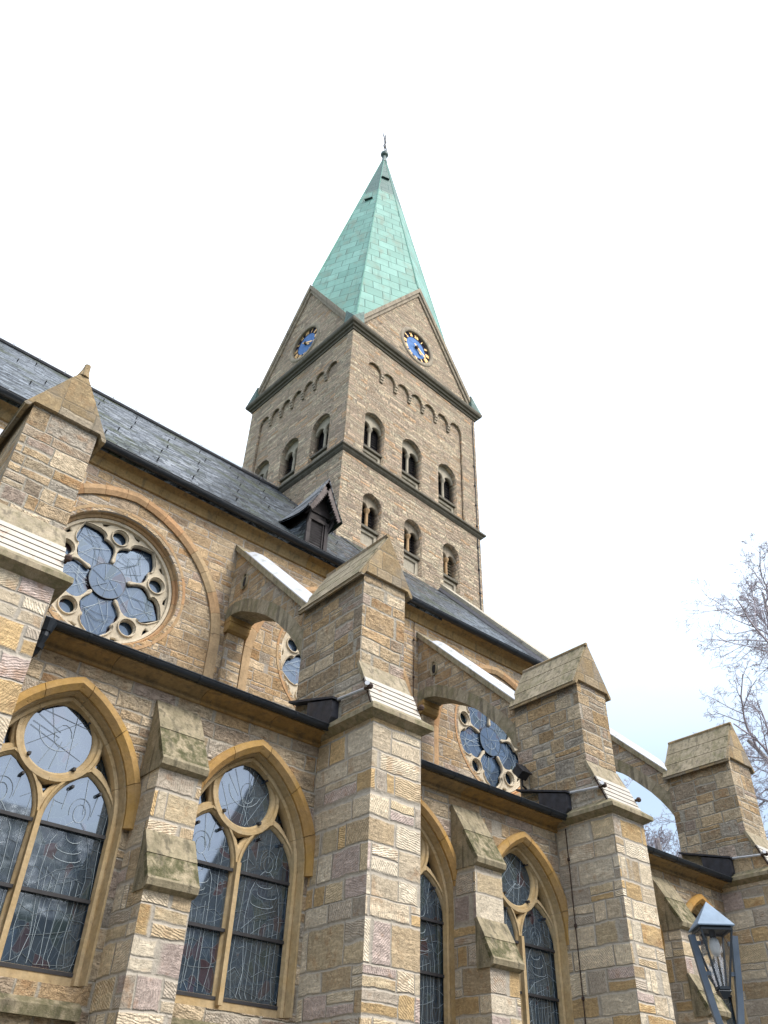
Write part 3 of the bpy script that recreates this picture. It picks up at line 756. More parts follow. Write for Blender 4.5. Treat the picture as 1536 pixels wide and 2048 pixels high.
# ---------------- buttresses (lower buttress, ledge, slatted weathering, upper pier, gabled cap)
def buttress():
    B = empty('buttress'); B.parent = church
    w = BW; T = TXp(0)
    b = MB(); b.prism([(9.57, 0), (9.57, 7.50), (11.0, 7.5), (11.0, 0)], 0, w, T); b.build('lower_shaft', M['butt'], B)
    b = MB(); b.prism([(9.60, 7.5), (10.03, 8.50), (10.03, 10.36), (11.87, 10.36), (11.87, 7.5)], .008, w-.008, T); b.build('upper_pier', M['pier'], B)
    # ledge
    b = MB(); b.seg(.3)
    lv = [(-.02, 7.62), (.15, 7.48), (.155, 7.40), (.10, 7.375), (.03, 7.33), (-.02, 7.31)]
    pts = lambda o: [(-o, 11.0), (-o, 9.57-o), (w+o, 9.57-o), (w+o, 11.0)]
    b.loft([[Vector((p[0], p[1], z)) for p in pts(o)] for o, z in lv]); b.build('ledge', M['cap'], B)
    # sloping stone above the slats
    b = MB(); dy, dz = .46/1.1, 1.0/1.1
    def slope(t, n): return (9.60+.43*t-n*.90, 7.52+.98*t+n*.42)
    b.seg(.6); b.prism([slope(.60, .025), slope(1.0, .015), slope(1.0, -.05), slope(.60, -.05)], -.02, w+.02, T); b.build('weathering', M['cap'], B)
    # white slats
    b = MB()
    for k in range(5):
        t0 = .06+k*.112; t1 = t0+.088
        b.prism([slope(t0, .046), slope(t1, .046), slope(t1, .02), slope(t0, .02)], -.03, w+.03, T)
    b.build('metal_slats', M['slat'], B)
    b = MB(); b.prism([slope(.05, .022), slope(.615, .022), slope(.615, -.02), slope(.05, -.02)], -.02, w+.02, T); b.build('slat_backing', M['rust'], B)
    b = MB(); b.tube([(-.05, 9.70, 7.86), (-.05, 10.50, 7.93)], .028, 8); b.tube([(-.12, 9.62, 7.90), (-.0, 9.74, 7.88)], .045, 8); b.build('tie_rod', M['lcap'], B)
    b = MB()
    for x in (-.06, w+.05): b = MB(); b.sphere((x, 9.62, 7.86), .055, 8); b.tube([(x, 9.60, 7.86), (x, 9.75, 7.86)], .03, 8); b.build('bolt', M['rust'], B)
    # gabled cap
    hw = w/2; ap = 11.42
    pf = [(hw, ap), (-.115, 10.30), (-.115, 10.24), (-.06, 10.25), (.0, 10.36), (w, 10.36), (w+.06, 10.25), (w+.115, 10.24), (w+.115, 10.30)]
    b = MB(); b.loft([[Vector((p[0], y, p[1])) for p in pf] for y in (9.96, 11.95)]); b.build('gablet', M['gabl'], B)
    # slabs lying on both slopes of the cap
    b = MB()
    for s in (1, -1):
        for r_ in range(3):
            for q in range(4):
                b.seg(); t0, t1 = r_/3, (r_+1)/3-.01
                y0, y1 = 10.02+q*.48, 10.02+(q+1)*.48-.008
                def P_(t, n): 
                    x = -.118+(hw+.118)*t-n*.87; z = 10.30+1.12*t+n*.49
                    return (x if s > 0 else w-x, z)
                n0 = .018+.004*r_
                p = [P_(t0, n0), P_(t1, n0), P_(t1, 0), P_(t0, 0)]
                b.loft([[Vector((a[0], yy, a[1])) for a in p] for yy in (y0, y1)])
    b.build('cap_slab', M['cap'], B)
    b = MB(); b.tube([(hw, 9.98, ap+.035), (hw, 11.93, ap+.035)], .05, 6); b.build('ridge_roll', M['gabl'], B)
    # lead saddle between the aisle roof and the pier
    b = MB(); b.prism([(10.62, 7.42), (10.52, 7.60), (10.52, 7.90), (11.25, 8.09), (11.25, 7.6)], -.15, -.004, T)
    b.prism([(10.48, 7.91), (10.48, 7.95), (11.85, 8.33), (11.85, 8.29)], -.17, .006, T)
    b.prism([(10.60, 7.42), (10.48, 7.60), (10.50, 7.93), (11.2, 8.1), (11.2, 7.5)], w+.004, w+.25, T)
    pieces(b, 'flashing', M['lead'], B)
    return B
B1 = buttress(); B1.location.x = BX[1]
BS = {1: B1}
for i in (0, 2, 3): BS[i] = copy_tree(B1, church, BX[i]-BX[1])
b = MB(); b.tube([(BW/2, 10.02, 11.30), (BW/2, 10.0, 11.44), (BW/2, 9.99, 11.52), (BW/2, 9.99, 11.55), (BW/2, 9.99, 11.57)], [.10, .06, .05, .05, .02], 8); b.build('finial_knob', M['gabl'], BS[0])

def flyer():
    Fb = empty('flying_buttress'); Fb.parent = church
    w = .62; T = TXp(.03)
    ins = [(15.3, 11.62), (14.97, 11.69), (14.6, 11.60), (14.22, 11.41), (13.85, 11.22), (13.49, 11.00), (13.1, 10.70), (12.76, 10.38), (12.45, 10.08), (12.2, 9.78), (12.0, 9.50), (11.86, 9.25)]
    ex = []
    for i, p in enumerate(ins):
        a = Vector(ins[max(i-1, 0)]); c = Vector(ins[min(i+1, len(ins)-1)]); d = (c-a).normalized(); nrm = Vector((-d.y, d.x)); 
        if nrm.y < 0: nrm = -nrm
        ex.append((p[0]+nrm.x*.31, p[1]+nrm.y*.31))
    ex[0] = (15.3, 11.95); ex[-1] = (11.86, 9.75); ex[-2] = (11.86, 10.05)
    top = [(11.86, 10.36), (15.3, 13.68)]
    fill('spandrel_wall', [[top[0], top[1], (15.3, 11.9)]+[(p[0]*.5+q[0]*.5, p[1]*.5+q[1]*.5) for p, q in zip(ins[1:-1], ex[1:-1])]+[(11.86, 9.5)]], .01, w-.01, M['pier'], Fb, T)
    b = MB()
    for i in range(len(ins)-1):
        b.seg(); 
        p0, p1, q0, q1 = Vector(ins[i]), Vector(ins[i+1]), Vector(ex[i]), Vector(ex[i+1]); e = .004/((p1-p0).length+.01)
        b.prism([p0.lerp(p1, e), p1.lerp(p0, e), q1.lerp(q0, e), q0.lerp(q1, e)], 0, w, T)
    b.build('arch_ring', M['cap'], Fb)
    # sloping coping and its pale metal cover
    d = Vector((top[1][0]-top[0][0], top[1][1]-top[0][1])).normalized(); nn = Vector((-d.y, d.x))
    L = (Vector(top[1])-Vector(top[0])).length; P0 = Vector(top[0])
    at = lambda t, n: P0+d*t+nn*n
    b = MB(); b.seg(.4)
    b.prism([at(-.02, 0), at(L+.0, 0), at(L+.10, .12), at(-.13, .12)], -.06, w+.06, T); b.build('coping', M['cap'], Fb)
    b = MB(); c0 = .12
    rings = []
    for t in (-.10, L-.75, L-.55):
        hgt = .11 if t < L-.7 else .02
        rings.append([T(*at(t, c0+h_), x) for x, h_ in ((-.05, .0), (-.05, .02), (.10, hgt), (w*.5, hgt+.02), (w-.10, hgt), (w+.05, .02), (w+.05, .0))])
    b.loft(rings); b.build('lead_cap', M['lcap'], Fb)
    # corbel under the springing at the wall
    b = MB(); b.seg(.2); b.tube([(.04, 15.22, 11.48), (.60, 15.22, 11.48)], .17, 12); b.box(.03, .62, 15.05, 15.30, 11.55, 11.68); b.build('corbel', M['hood'], Fb)
    b = MB(); b.box(.10, .56, 15.20, 15.31, 7.6, 11.40); b.build('wall_shaft', M['clere'], Fb)
    b = MB(); b.seg(.5); 
    arcsweep(b, [([(14.64+.13*math.cos(a)*rx, 12.42+.21*math.sin(a)) for a in [2*PI*i/16 for i in range(16)]], dpt) for rx, dpt in ((.6, .012), (.6, -.02), (1.0, -.03), (1.1, .012))], T, 16, .001, True)
    b.build('boss', M['cap'], Fb)
    b = MB(); b.prism([(14.64+.065*math.cos(a), 12.42+.13*math.sin(a)) for a in [2*PI*i/12 for i in range(12)]], .0, .014, TXp(.02)); b.build('slit', M['black'], Fb)
    return Fb
F1 = flyer(); F1.location.x = BX[1]
for i in (0, 2, 3): copy_tree(F1, church, BX[i]-BX[1])

# ---------------- small buttresses between the paired windows
def small_buttress():
    B = empty('small_buttress'); B.parent = church; w = .68; T = TXp(0)
    b = MB(); b.prism([(10.20, 0), (10.20, 4.36), (10.46, 4.95), (10.46, 5.98), (11.0, 6.9), (11.0, 0)], 0, w, T); b.build('shaft', M['butt'], B)
    def cap(y0, z0, y1, z1, seed, mat):
        b = MB(); n = 2
        for k in range(n):
            b.seg(.1 if k == 0 else .85); t0, t1 = k/n+.002, (k+1)/n-.002
            f = lambda t, o: (y0+(y1-y0)*t-o*.8, z0+(z1-z0)*t+o*.45)
            b.prism([f(t0, .055), f(t1, .045), f(t1, -.03), f(t0, -.03)], -.03, w+.03, T)
        b.prism([(y0-.05, z0+.02), (y0-.03, z0-.06), (y0+.06, z0-.10), (y1, z0-.10), (y1, z1-.05)], -.026, w+.026, T)
        b.build('weathering', mat, B)
    cap(10.13, 4.37, 10.47, 5.03, 1, M['moss']); cap(10.40, 5.98, 11.0, 7.04, 2, M['moss'])
    return B
sb = small_buttress(); sb.location.x = PX[1]
for i in (0, 2, 3): copy_tree(sb, church, PX[i]-PX[1])

# ---------------- dormer on the nave roof
def dormer():
    D = empty('dormer'); D.parent = church; D.location = (10.27, 15.55, -.10)
    hw = .34
    b = MB(); b.box(-hw, hw, .02, 1.9, 15.20, 16.25); b.prism([(-hw, 16.25), (hw, 16.25), (0, 17.15)], .02, 2.6, lambda a, z, d: Vector((a, d, z)))
    b.build('cheek', M['wood'], D)
    b = MB()
    for k in range(9): 
        z = 15.32+k*.088; b.add([(-.25, -.005, z), (.25, -.005, z), (.25, .07, z+.07), (-.25, .07, z+.07), (-.25, -.005, z-.012), (.25, -.005, z-.012)], [(0, 1, 2, 3), (0, 4, 5, 1)])
    b.build('louvre', M['louv'], D)
    b = MB(); b.box(-hw-.03, -.25, -.04, .04, 15.18, 16.25); b.box(.25, hw+.03, -.04, .04, 15.18, 16.25); b.box(-hw-.05, hw+.05, -.06, .04, 15.16, 15.26); b.box(-hw-.03, hw+.03, -.05, .04, 16.14, 16.25)
    b.box(.18, .20, -.03, .0, 15.26, 16.14)
    b.build('frame', M['wood'], D)
    # steep roof with swept slates
    def roofside(s):
        b = MB(); nU, nV = 12, 14; vs = []
        for j in range(nV+1):
            v = j/nV; y = -.38+v*3.4
            for i in range(nU+1):
                t = i/nU
                fl = max(0, (v-.10)/.9)
                half = .60+fl*fl*.95; drop = 1.55
                x = s*half*t; z = 17.60-v*.30-drop*(t**1.0)*(1-.28*fl)+(.22*t*t*(1+fl))
                vs.append(Vector((x, y, z)))
        fs = [(j*(nU+1)+i, j*(nU+1)+i+1, (j+1)*(nU+1)+i+1, (j+1)*(nU+1)+i) for j in range(nV) for i in range(nU)]
        b.add(vs, fs); b.add([v+Vector((0, 0, -.07)) for v in vs], fs)
        # front edge strip
        for i in range(nU): b.add([vs[i], vs[i+1], vs[i+1]+Vector((0, 0, -.07)), vs[i]+Vector((0, 0, -.07))], [(0, 1, 2, 3)])
        b.build('roof_slope', M['slate'], D)
    roofside(1); roofside(-1)
    for s in (1, -1):
        b = MB(); n = 14; outer = []; inner = []
        for i in range(n*2+1):
            t = i/(n*2); x = s*(.02+.58*t); z = 17.48-1.36*t+.20*t*t
            outer.append((x, z)); sc = .035*(i % 2); inner.append((x-s*(.10+sc), z-.17-sc if t < .97 else z-.10))
        b.loft([[Vector((p[0], yy, p[1])) for p in (outer[i], inner[i])]+[Vector((p[0], yy+.04, p[1])) for p in (inner[i], outer[i])] for i in range(n*2+1) for yy in (-.36,)])
        b.build('bargeboard', M['woodp'], D)
    b = MB(); b.prism([(-.46, 16.45), (.46, 16.45), (0, 17.45)], -.02, .02, lambda a, z, d: Vector((a, d, z))); b.build('gable_board', M['wood'], D)
    b = MB()
    for s in (1, -1):
        b.tube([(s*.42, -.32, 16.42), (s*.42, .05, 16.30)], .035, 6); b.tube([(s*.36, .0, 15.95), (s*.42, -.2, 16.25)], .03, 6)
    pieces(b, 'bracket', M['wood'], D)
    b = MB()
    for s in (1, -1):       # swept slate valleys beside the cheeks
        vs = []; n = 8
        for j in range(n+1):
            v = j/n
            for i in range(5):
                t = i/4; vs.append(Vector((s*(hw+.01+.55*v*t*1.1+.04*t), .05+v*1.7, 15.22+.95*(1-t)*(1-v*.1)+v*1.75*t*1.02-.0)))
        fs = [(j*5+i, j*5+i+1, (j+1)*5+i+1, (j+1)*5+i) for j in range(n) for i in range(4)]
        b.add(vs, fs)
    pieces(b, 'swept_valley', M['slate'], D)
dormer()

# ---------------- drainpipe, wires, floodlight
b = MB(); b.tube([(2.75, 10.60, 7.40), (2.75, 10.60, 7.20), (2.72, 10.68, 6.98), (2.60, 10.85, 6.80), (2.50, 10.90, 6.60), (2.50, 10.90, 0)], [.075, .065, .055, .055, .055, .055], 10)
b.tube([(2.75, 10.60, 7.42), (2.75, 10.60, 7.26)], [.13, .085], 10); b.tube([(2.735, 10.63, 7.10), (2.725, 10.65, 7.03)], .08, 10)
b.build('drainpipe', M['gutter'], church, smooth=False)
def wire(pts, nclip):
    b = MB(); b.tube(pts, .011, 5)
    a, c = Vector(pts[0]), Vector(pts[-1])
    for k in range(nclip):
        p = a.lerp(c, (k+.5)/nclip); b.tube([p+Vector((0, 0, -.02)), p+Vector((0, 0, .03))], .03, 6)
    b.build('lightning_wire', M['rust'], church)
wire([(13.87, 10.72, 7.25), (13.87, 10.72, 0)], 6)
wire([(13.75, 15.26, 14.1), (13.75, 15.26, 9.4)], 4)
b = MB(); T_ = lambda p: Matrix.Rotation(R(-38), 4, 'X') @ p + Vector((13.68, 11.62, 8.62)); b.box(-.13, .13, -.09, .09, -.12, .12, T_); b.box(-.15, .15, -.12, -.09, -.14, .14, T_); b.tube([(13.72, 11.64, 8.56), (13.74, 11.66, 8.36), (13.91, 11.7, 8.34)], .025, 6); b.build('floodlight', M['iron'], church)

# ------------------------------------------------------------------ bell tower
K = 1.0798; TYAW = R(3.139)
def tz(z): return 1.6+(z-1.6)*K
TOPZ = 52.7
M['copper'] = copper()
NC = (13.28*K, 18.90*K)
tower = empty('bell_tower', (NC[0], NC[1], 0), TYAW, 'tall square bell tower of grey brown rubble with blue clocks and pointed green copper spire', 'tower')
TW, TD = 7.95*K, 7.35*K
def tower_face(F, W_, ux):
    """F(a, b, c): a along the face, b height, c depth into the tower; ux = scale of the bay positions"""
    bays = [W_/2-.14*K-2.2*K*ux, W_/2-.14*K, W_/2-.14*K+2.2*K*ux]
    zs = tz(23.35); ztop = tz(30.45)
    up_win = lambda x: arch(x, tz(25.72), .59*K, 0, 0, 10, (25.72-23.47)*K)
    lo_win = lambda x: arch(x, tz(21.38), .49*K, 0, 0, 10, (21.38-19.35)*K)
    e_ = .012
    fill('tower_wall', [[(.15, tz(23.4)), (W_-.15, tz(23.4)), (W_-.15, ztop), (.15, ztop)]]+[up_win(x) for x in bays], .13, .60, M['tower'], tower, F)
    # lesenes and arcaded frieze in front
    x0, x1 = W_/2-2.98*K*ux, W_/2+2.98*K*ux; n = 7; sp_ = (x1-x0)/n; zc = tz(28.80); loop = [(x0, tz(23.45))]
    loop += [(x0, zc)]
    for k in range(n):
        xa = x0+k*sp_+(.0 if k == 0 else .07); xb = x0+(k+1)*sp_-(.0 if k == n-1 else .07); cx = (xa+xb)/2; rr = (xb-xa)/2
        loop += [(cx-rr*math.cos(PI*i/10), zc+rr*1.02*math.sin(PI*i/10)) for i in range(11)]
    loop += [(x1, tz(23.45))]
    fill('arcaded_wall', [[(e_, tz(23.4)), (W_-e_, tz(23.4)), (W_-e_, ztop), (e_, ztop)], loop], 0, .128, M['tower'], tower, F)
    b = MB()
    for k in range(1, n):
        b = MB(); xk = x0+k*sp_; b.seg()
        for q, (hh, pr_) in enumerate(((0, .13), (-.16, .10), (-.30, .06))):
            b.prism([(xk-.085, zc+hh-.13), (xk+.085, zc+hh-.13), (xk+.085, zc+hh), (xk-.085, zc+hh)], .13-pr_-.02, .14, F)
        b.build('corbel', M['tstone'], tower)
    fill('tower_wall', [[(e_, 9), (W_-e_, 9), (W_-e_, zs), (e_, zs)]]+[lo_win(x) for x in bays], .0, .60, M['tower'], tower, F)
    # gable
    cx = W_/2; zg = tz(30.85); za = tz(36.45)
    ck = (cx, tz(32.55)); cr_ = .93*K
    fill('gable', [[(.12, zg), (W_-.12, zg), (cx, za)], circ(ck[0], ck[1], cr_, 40)], .03, .5, M['tower'], tower, F)
    b = MB()
    for s in (1, -1):
        n2 = 12; base = Vector((cx-s*(W_/2+.16), tz(30.75))); apx = Vector((cx, tz(37.0)))
        d = (apx-base).normalized(); nn = Vector((d.y, -d.x))*(1 if s > 0 else -1)
        L_ = (apx-base).length
        for k in range(n2):
            b.seg(); a0 = base+d*(L_*k/n2+.006); a1 = base+d*(L_*(k+1)/n2-.006)
            i0 = base+d*(L_*k/n2+.006)+nn*.34; i1 = base+d*(L_*(k+1)/n2-.006)+nn*.34
            if k == n2-1: a1 = apx; i1 = Vector((cx, apx.y-.34/abs(nn.x)*1.0*abs(1/1)) ) if False else Vector((cx, (apx+Vector((0, -.34/abs(nn.y)))).y)) if abs(nn.y) > .05 else i1
            m0 = a0.lerp(i0, .55); m1 = a1.lerp(i1, .55)
            b.loft([[F(a.x, a.y, -.16), F(m.x, m.y, -.14), F(m.x, m.y, -.07), F(i.x, i.y, -.05), F(i.x, i.y, .10), F(a.x, a.y, .10)] for a, m, i in ((a0, m0, i0), (a1, m1, i1))])
    b.build('gable_coping', M['tstone'], tower)
    # clock
    c = empty('clock'); c.parent = tower
    b = MB(); arcsweep(b, [(circ(ck[0], ck[1], r_, 48), d_) for r_, d_ in ((cr_-.02, .22), (cr_-.02, .0), (cr_+.05, -.03), (cr_+.16, -.02), (cr_+.22, .03), (cr_+.22, .10))], F, 8, .003, True)
    b.build('clock_surround', M['tstone'], c)
    fill('dial', [circ(ck[0], ck[1], cr_+.02, 48)], .14, .20, MDIAL, c, F)
    fill('dial_centre', [circ(ck[0], ck[1], cr_*.66, 48)], .13, .139, MBLUE, c, F)
    b = MB()
    num = ['XII', 'I', 'II', 'III', 'IIII', 'V', 'VI', 'VII', 'VIII', 'IX', 'X', 'XI']
    def stroke(p, q, wd, dep=(.095, .125), bb=None):
        bb = b
        p = Vector(p); q = Vector(q); d = (q-p).normalized(); nrm = Vector((-d.y, d.x))*wd/2
        bb.prism([p-nrm, q-nrm, q+nrm, p+nrm], dep[0], dep[1], F)
    for k in range(12):
        a = PI/2-k*PI/6; rad = Vector((math.cos(a), math.sin(a))); tan = Vector((rad.y, -rad.x)); C_ = Vector(ck)
        b = MB(); st = num[k]; wds = {'I': .07, 'V': .13, 'X': .14}; tot = sum(wds[ch] for ch in st); x = -tot/2
        for ch in st:
            w_ = wds[ch]; xc_ = x+w_/2; r1_, r2_ = cr_*.69, cr_*.94
            pt = lambda dx, rr: C_+rad*rr+tan*dx
            if ch == 'I': stroke(pt(xc_, r1_), pt(xc_, r2_), .042)
            if ch == 'V': stroke(pt(xc_, r1_), pt(xc_-.045, r2_), .038); stroke(pt(xc_, r1_), pt(xc_+.045, r2_), .022)
            if ch == 'X': stroke(pt(xc_-.045, r1_), pt(xc_+.045, r2_), .022); stroke(pt(xc_+.045, r1_), pt(xc_-.045, r2_), .038)
            x += w_
        b.build('numeral', M['gold'], c)
    for nm, ang, ln, wd, back in (('hour_hand', -43, .50, .085, .10), ('minute_hand', -31, .80, .06, .22)):
        b = MB(); a = R(ang); C_ = Vector(ck); e = Vector((math.cos(a), math.sin(a))); nr = Vector((-e.y, e.x))
        b.prism([C_-e*cr_*back-nr*wd*.6, C_+e*cr_*ln*.6-nr*wd*.5, C_+e*cr_*ln*.72-nr*wd*.9, C_+e*cr_*ln, C_+e*cr_*ln*.72+nr*wd*.9, C_+e*cr_*ln*.6+nr*wd*.5, C_-e*cr_*back+nr*wd*.6], .05 if ln < .6 else .02, .07 if ln < .6 else .04, F)
        b.build(nm, M['gold'], c)
    b = MB(); b.prism(circ(ck[0], ck[1], .09, 12), .0, .13, F); b.build('hand_hub', M['rust'], c)
    # windows
    for x in bays:
        for (zspr, hw, zsill, zbot, nm, pale, deep) in ((25.72, .59*K, 24.42, 23.47, 'belfry_window', M['tpale'], .13), (21.38, .49*K, 20.33, 19.35, 'tower_window', M['tpale'], .0)):
            wd = empty(nm); wd.parent = tower
            zp, zi, zb = tz(zspr), tz(zsill), tz(zbot); D0 = deep
            outer = arch(x, zp, hw+.03, 0, 0, 10, zp-zi)
            ir = hw*.43; zl = zp-.10
            hl = [arch(x+s*(hw*.50), zl, ir, 0, 0, 8, zl-zi+.02) for s in (-1, 1)]
            # tympanum plate: everything above the two small arches
            poly = [(x-hw-.03, zl-.35)]
            def small(s, rev=False): return [(x+s*hw*.5+ir*math.cos(PI-PI*i/8), zl+ir*math.sin(PI-PI*i/8)) for i in range(9)]
            low = [(x-hw-.03, zl)]+small(-1)+small(1)+[(x+hw+.03, zl)]
            topa = arch(x, zp, hw+.03, 0, 0, 10)
            fill('tympanum', [low+topa], D0+.24, D0+.42, pale if nm == 'belfry_window' else M['tstone'], wd, F)
            b = MB(); cxp = x
            b.loft([[F(cxp+r_*math.cos(2*PI*k/10), z_, D0+.33+r_*math.sin(2*PI*k/10)) for k in range(10)] for z_, r_ in ((zi, .12), (zi+.08, .12), (zi+.12, .075), (zl-.20, .065), (zl-.17, .085), (zl-.06, .13), (zl, .14))])
            b.build('column', M['tpale'] if nm == 'belfry_window' else M['ring'], wd)
            b = MB(); k = 0; z_ = zi+.06
            while z_ < zp+hw*.5:
                b.add([F(x-hw, z_, D0+.46), F(x+hw, z_, D0+.46), F(x+hw, z_+.13, D0+.62), F(x-hw, z_+.13, D0+.62), F(x-hw, z_-.03, D0+.46), F(x+hw, z_-.03, D0+.46)], [(0, 1, 2, 3), (0, 4, 5, 1)]); z_ += .15
            b.build('louvre', M['louv'] if nm == 'belfry_window' or x != bays[2] else M['tstone'], wd)
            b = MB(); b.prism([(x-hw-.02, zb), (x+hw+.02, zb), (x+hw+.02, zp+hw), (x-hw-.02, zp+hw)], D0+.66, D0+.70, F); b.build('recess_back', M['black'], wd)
            b = MB(); b.seg(.3); b.prism([(x-hw-.0, zi-.12), (x+hw+.0, zi-.12), (x+hw+.0, zi), (x-hw-.0, zi)], D0+.10, D0+.6, F)
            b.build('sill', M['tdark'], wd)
            fill('apron_panel', [[(x-hw, zb), (x+hw, zb), (x+hw, zi-.12), (x-hw, zi-.12)], [(x-hw+.17, zb+.14), (x+hw-.17, zb+.14), (x+hw-.17, zi-.27), (x-hw+.17, zi-.27)]], D0+.20, D0+.30, M['tpale'], wd, F, bev=.03)
            b = MB(); b.seg(.8); b.prism([(x-hw, zb), (x+hw, zb), (x+hw, zi-.12), (x-hw, zi-.12)], D0+.285, D0+.5, F); b.build('apron_back', M['tpale'], wd)
def dialmat(name, c, rough=.45):
    return metal(name, c, .85, 0, .001, .2, 0.05)
MDIAL = dialmat('navy_dial', (.035, .032, .055)); MBLUE = dialmat('blue_dial', (.13, .24, .50))
tower_face(lambda a, b_, c: Vector((a, c, b_)), TW, 1.0)
tower_face(lambda a, b_, c: Vector((c, TD-a, b_)), TD, .93)
tower_face(lambda a, b_, c: Vector((TW-a, TD-c, b_)), TW, 1.0)
tower_face(lambda a, b_, c: Vector((TW-c, a, b_)), TD, .93)
def band(name, prof, mat):
    """moulding running round the tower: prof = [(overhang, z)]"""
    b = MB(); b.seg(.4)
    b.loft([[Vector(p) for p in ((-o, -o, z), (TW+o, -o, z), (TW+o, TD+o, z), (-o, TD+o, z))] for o, z in prof]); return b.build(name, mat, tower)
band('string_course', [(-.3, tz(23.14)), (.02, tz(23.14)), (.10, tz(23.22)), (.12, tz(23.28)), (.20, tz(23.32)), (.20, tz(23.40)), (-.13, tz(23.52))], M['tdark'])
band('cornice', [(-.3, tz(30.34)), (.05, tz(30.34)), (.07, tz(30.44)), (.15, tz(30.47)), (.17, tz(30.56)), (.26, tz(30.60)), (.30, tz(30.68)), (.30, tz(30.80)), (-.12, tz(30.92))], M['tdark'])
# spire: octagonal, standing on four gables
cx, cy = TW/2, TD/2
TIPZ = 59.75
tip = Vector((cx+.20, cy-.16, TIPZ))
zb_, zg_ = tz(30.95), tz(36.95)
zb_ += .25; q_ = .28
corners = [Vector((q_, q_, zb_)), Vector((cx, -.04, zg_)), Vector((TW-q_, q_, zb_)), Vector((TW+.04, cy, zg_)), Vector((TW-q_, TD-q_, zb_)), Vector((cx, TD+.04, zg_)), Vector((q_, TD-q_, zb_)), Vector((-.04, cy, zg_))]
me = bpy.data.meshes.new('spire'); vs = []; fs = []; uvs = []
for i in range(8):
    a, c = corners[i], corners[(i+1) % 8]
    n = (c-a).cross(tip-a).normalized()
    hor = Vector((n.y, -n.x, 0)).normalized(); upv = n.cross(hor).normalized()
    if upv.z < 0: upv = -upv
    k = len(vs); vs += [a, c, tip]; fs.append((k, k+1, k+2))
    org = tip
    for p in (a, c, tip): uvs.append(((p-org).dot(hor), (p-org).dot(upv)))
me.from_pydata(vs, [], fs); ul = me.uv_layers.new(name='UVMap')
for i, l in enumerate(me.loops): ul.data[i].uv = uvs[l.vertex_index]
place(me, 'spire', M['copper'], tower)
b = MB()
for i in range(8):
    a = corners[i]; b.tube([a.lerp(tip, .01), tip], [.045, .03], 5)
b.build('spire_hip', metal('copper_roll', (.12, .30, .24), .6), tower)
b = MB()
for i, t, s in ((7, .63, .5), (0, .80, .5), (2, .62, .4), (2, .345, .5)):
    a = corners[i].lerp(corners[(i+1) % 8], s); a.z = max(corners[i].z, corners[(i+1) % 8].z) if False else a.z
    p = a.lerp(tip, t); n = (corners[(i+1) % 8]-corners[i]).cross(tip-corners[i]).normalized()
    if n.dot(p-Vector((cx, cy, p.z))) < 0: n = -n
    hor = Vector((n.y, -n.x, 0)).normalized(); upv = n.cross(hor)
    if upv.z < 0: upv = -upv
    q = p+n*.05; b.loft([[q-hor*.27+upv*h_+n*e for h_, e in ((-.09, -.04), (-.09, .10), (.12, .03), (.12, -.04))], [q+hor*.27+upv*h_+n*e for h_, e in ((-.09, -.04), (-.09, .10), (.12, .03), (.12, -.04))]])
pieces(b, 'spire_hatch', metal('dark_copper', (.03, .06, .06), .6), tower)
b = MB()
for px, py in ((0, 0), (TW, 0), (TW, TD), (0, TD)):     # copper dressed feet of the gable rakes
    sx = 1 if px == 0 else -1; sy = 1 if py == 0 else -1; zc_ = tz(30.86); hx = (zg_-tz(30.75))/(cx+.16); hy = (zg_-tz(30.75))/(cy+.16)
    o_ = Vector((px-sx*.27, py-sy*.27, zc_)); e1 = Vector((px+sx*.42, py-sy*.20, zc_+.62*hx)); e2 = Vector((px-sx*.20, py+sy*.42, zc_+.62*hy))
    f1 = Vector((px+sx*.45, py-sy*.24, zc_)); f2 = Vector((px-sx*.24, py+sy*.45, zc_)); m_ = Vector((px+sx*.5, py+sy*.5, zc_+.75))
    b.add([o_, e1, e2, f1, f2, m_], [(0, 3, 1), (0, 2, 4), (0, 1, 5), (0, 5, 2), (3, 4, 5), (0, 4, 3), (3, 5, 1), (4, 2, 5)])
pieces(b, 'corner_shoe', metal('dull_copper', (.06, .12, .105), .65, 0, .01, .4), tower)
b = MB(); b.sphere(tip+Vector((0, 0, .25)), .30, 12); b.tube([tip-Vector((0, 0, .9)), tip+Vector((0, 0, .0))], [.22, .13], 8); b.build('spire_ball', metal('ball_copper', (.09, .14, .14), .5), tower)
# wrought iron cross with cockerel vane
b = MB(); q = tip+Vector((0, 0, .5)); hz = Vector((math.cos(R(35)), math.sin(R(35)), 0))
b.tube([q, q+Vector((0, 0, 2.7))], .035, 6)
b.tube([q+hz*-.75+Vector((0, 0, 1.35)), q+hz*.75+Vector((0, 0, 1.35))], .03, 6)
for s in (1, -1):
    for zz in (.45, .95, 1.75):
        b.tube([q+Vector((0, 0, zz)), q+hz*s*.22+Vector((0, 0, zz+.08)), q+hz*s*.30+Vector((0, 0, zz+.28)), q+hz*s*.18+Vector((0, 0, zz+.36))], .022, 5)
    b.tube([q+hz*s*.75+Vector((0, 0, 1.15)), q+hz*s*.75+Vector((0, 0, 1.55))], .025, 5)
b.tube([q+hz*-.55+Vector((0, 0, .1)), q+hz*.2+Vector((0, 0, .55))], .025, 5)
b.build('spire_cross', M['iron'], tower)
b = MB(); b.tube([(TW-.25, -.04, 12), (TW-.25, -.04, tz(23.1))], .022, 5); b.tube([(TW-.22, -.04, tz(23.5)), (TW-.22, -.04, tz(30.2))], .022, 5)
for k in range(14): b.tube([(TW-.25, -.04, 13+k*1.25), (TW-.25, -.04, 13.08+k*1.25)], .05, 6)
b.build('lightning_wire', M['iron'], tower)

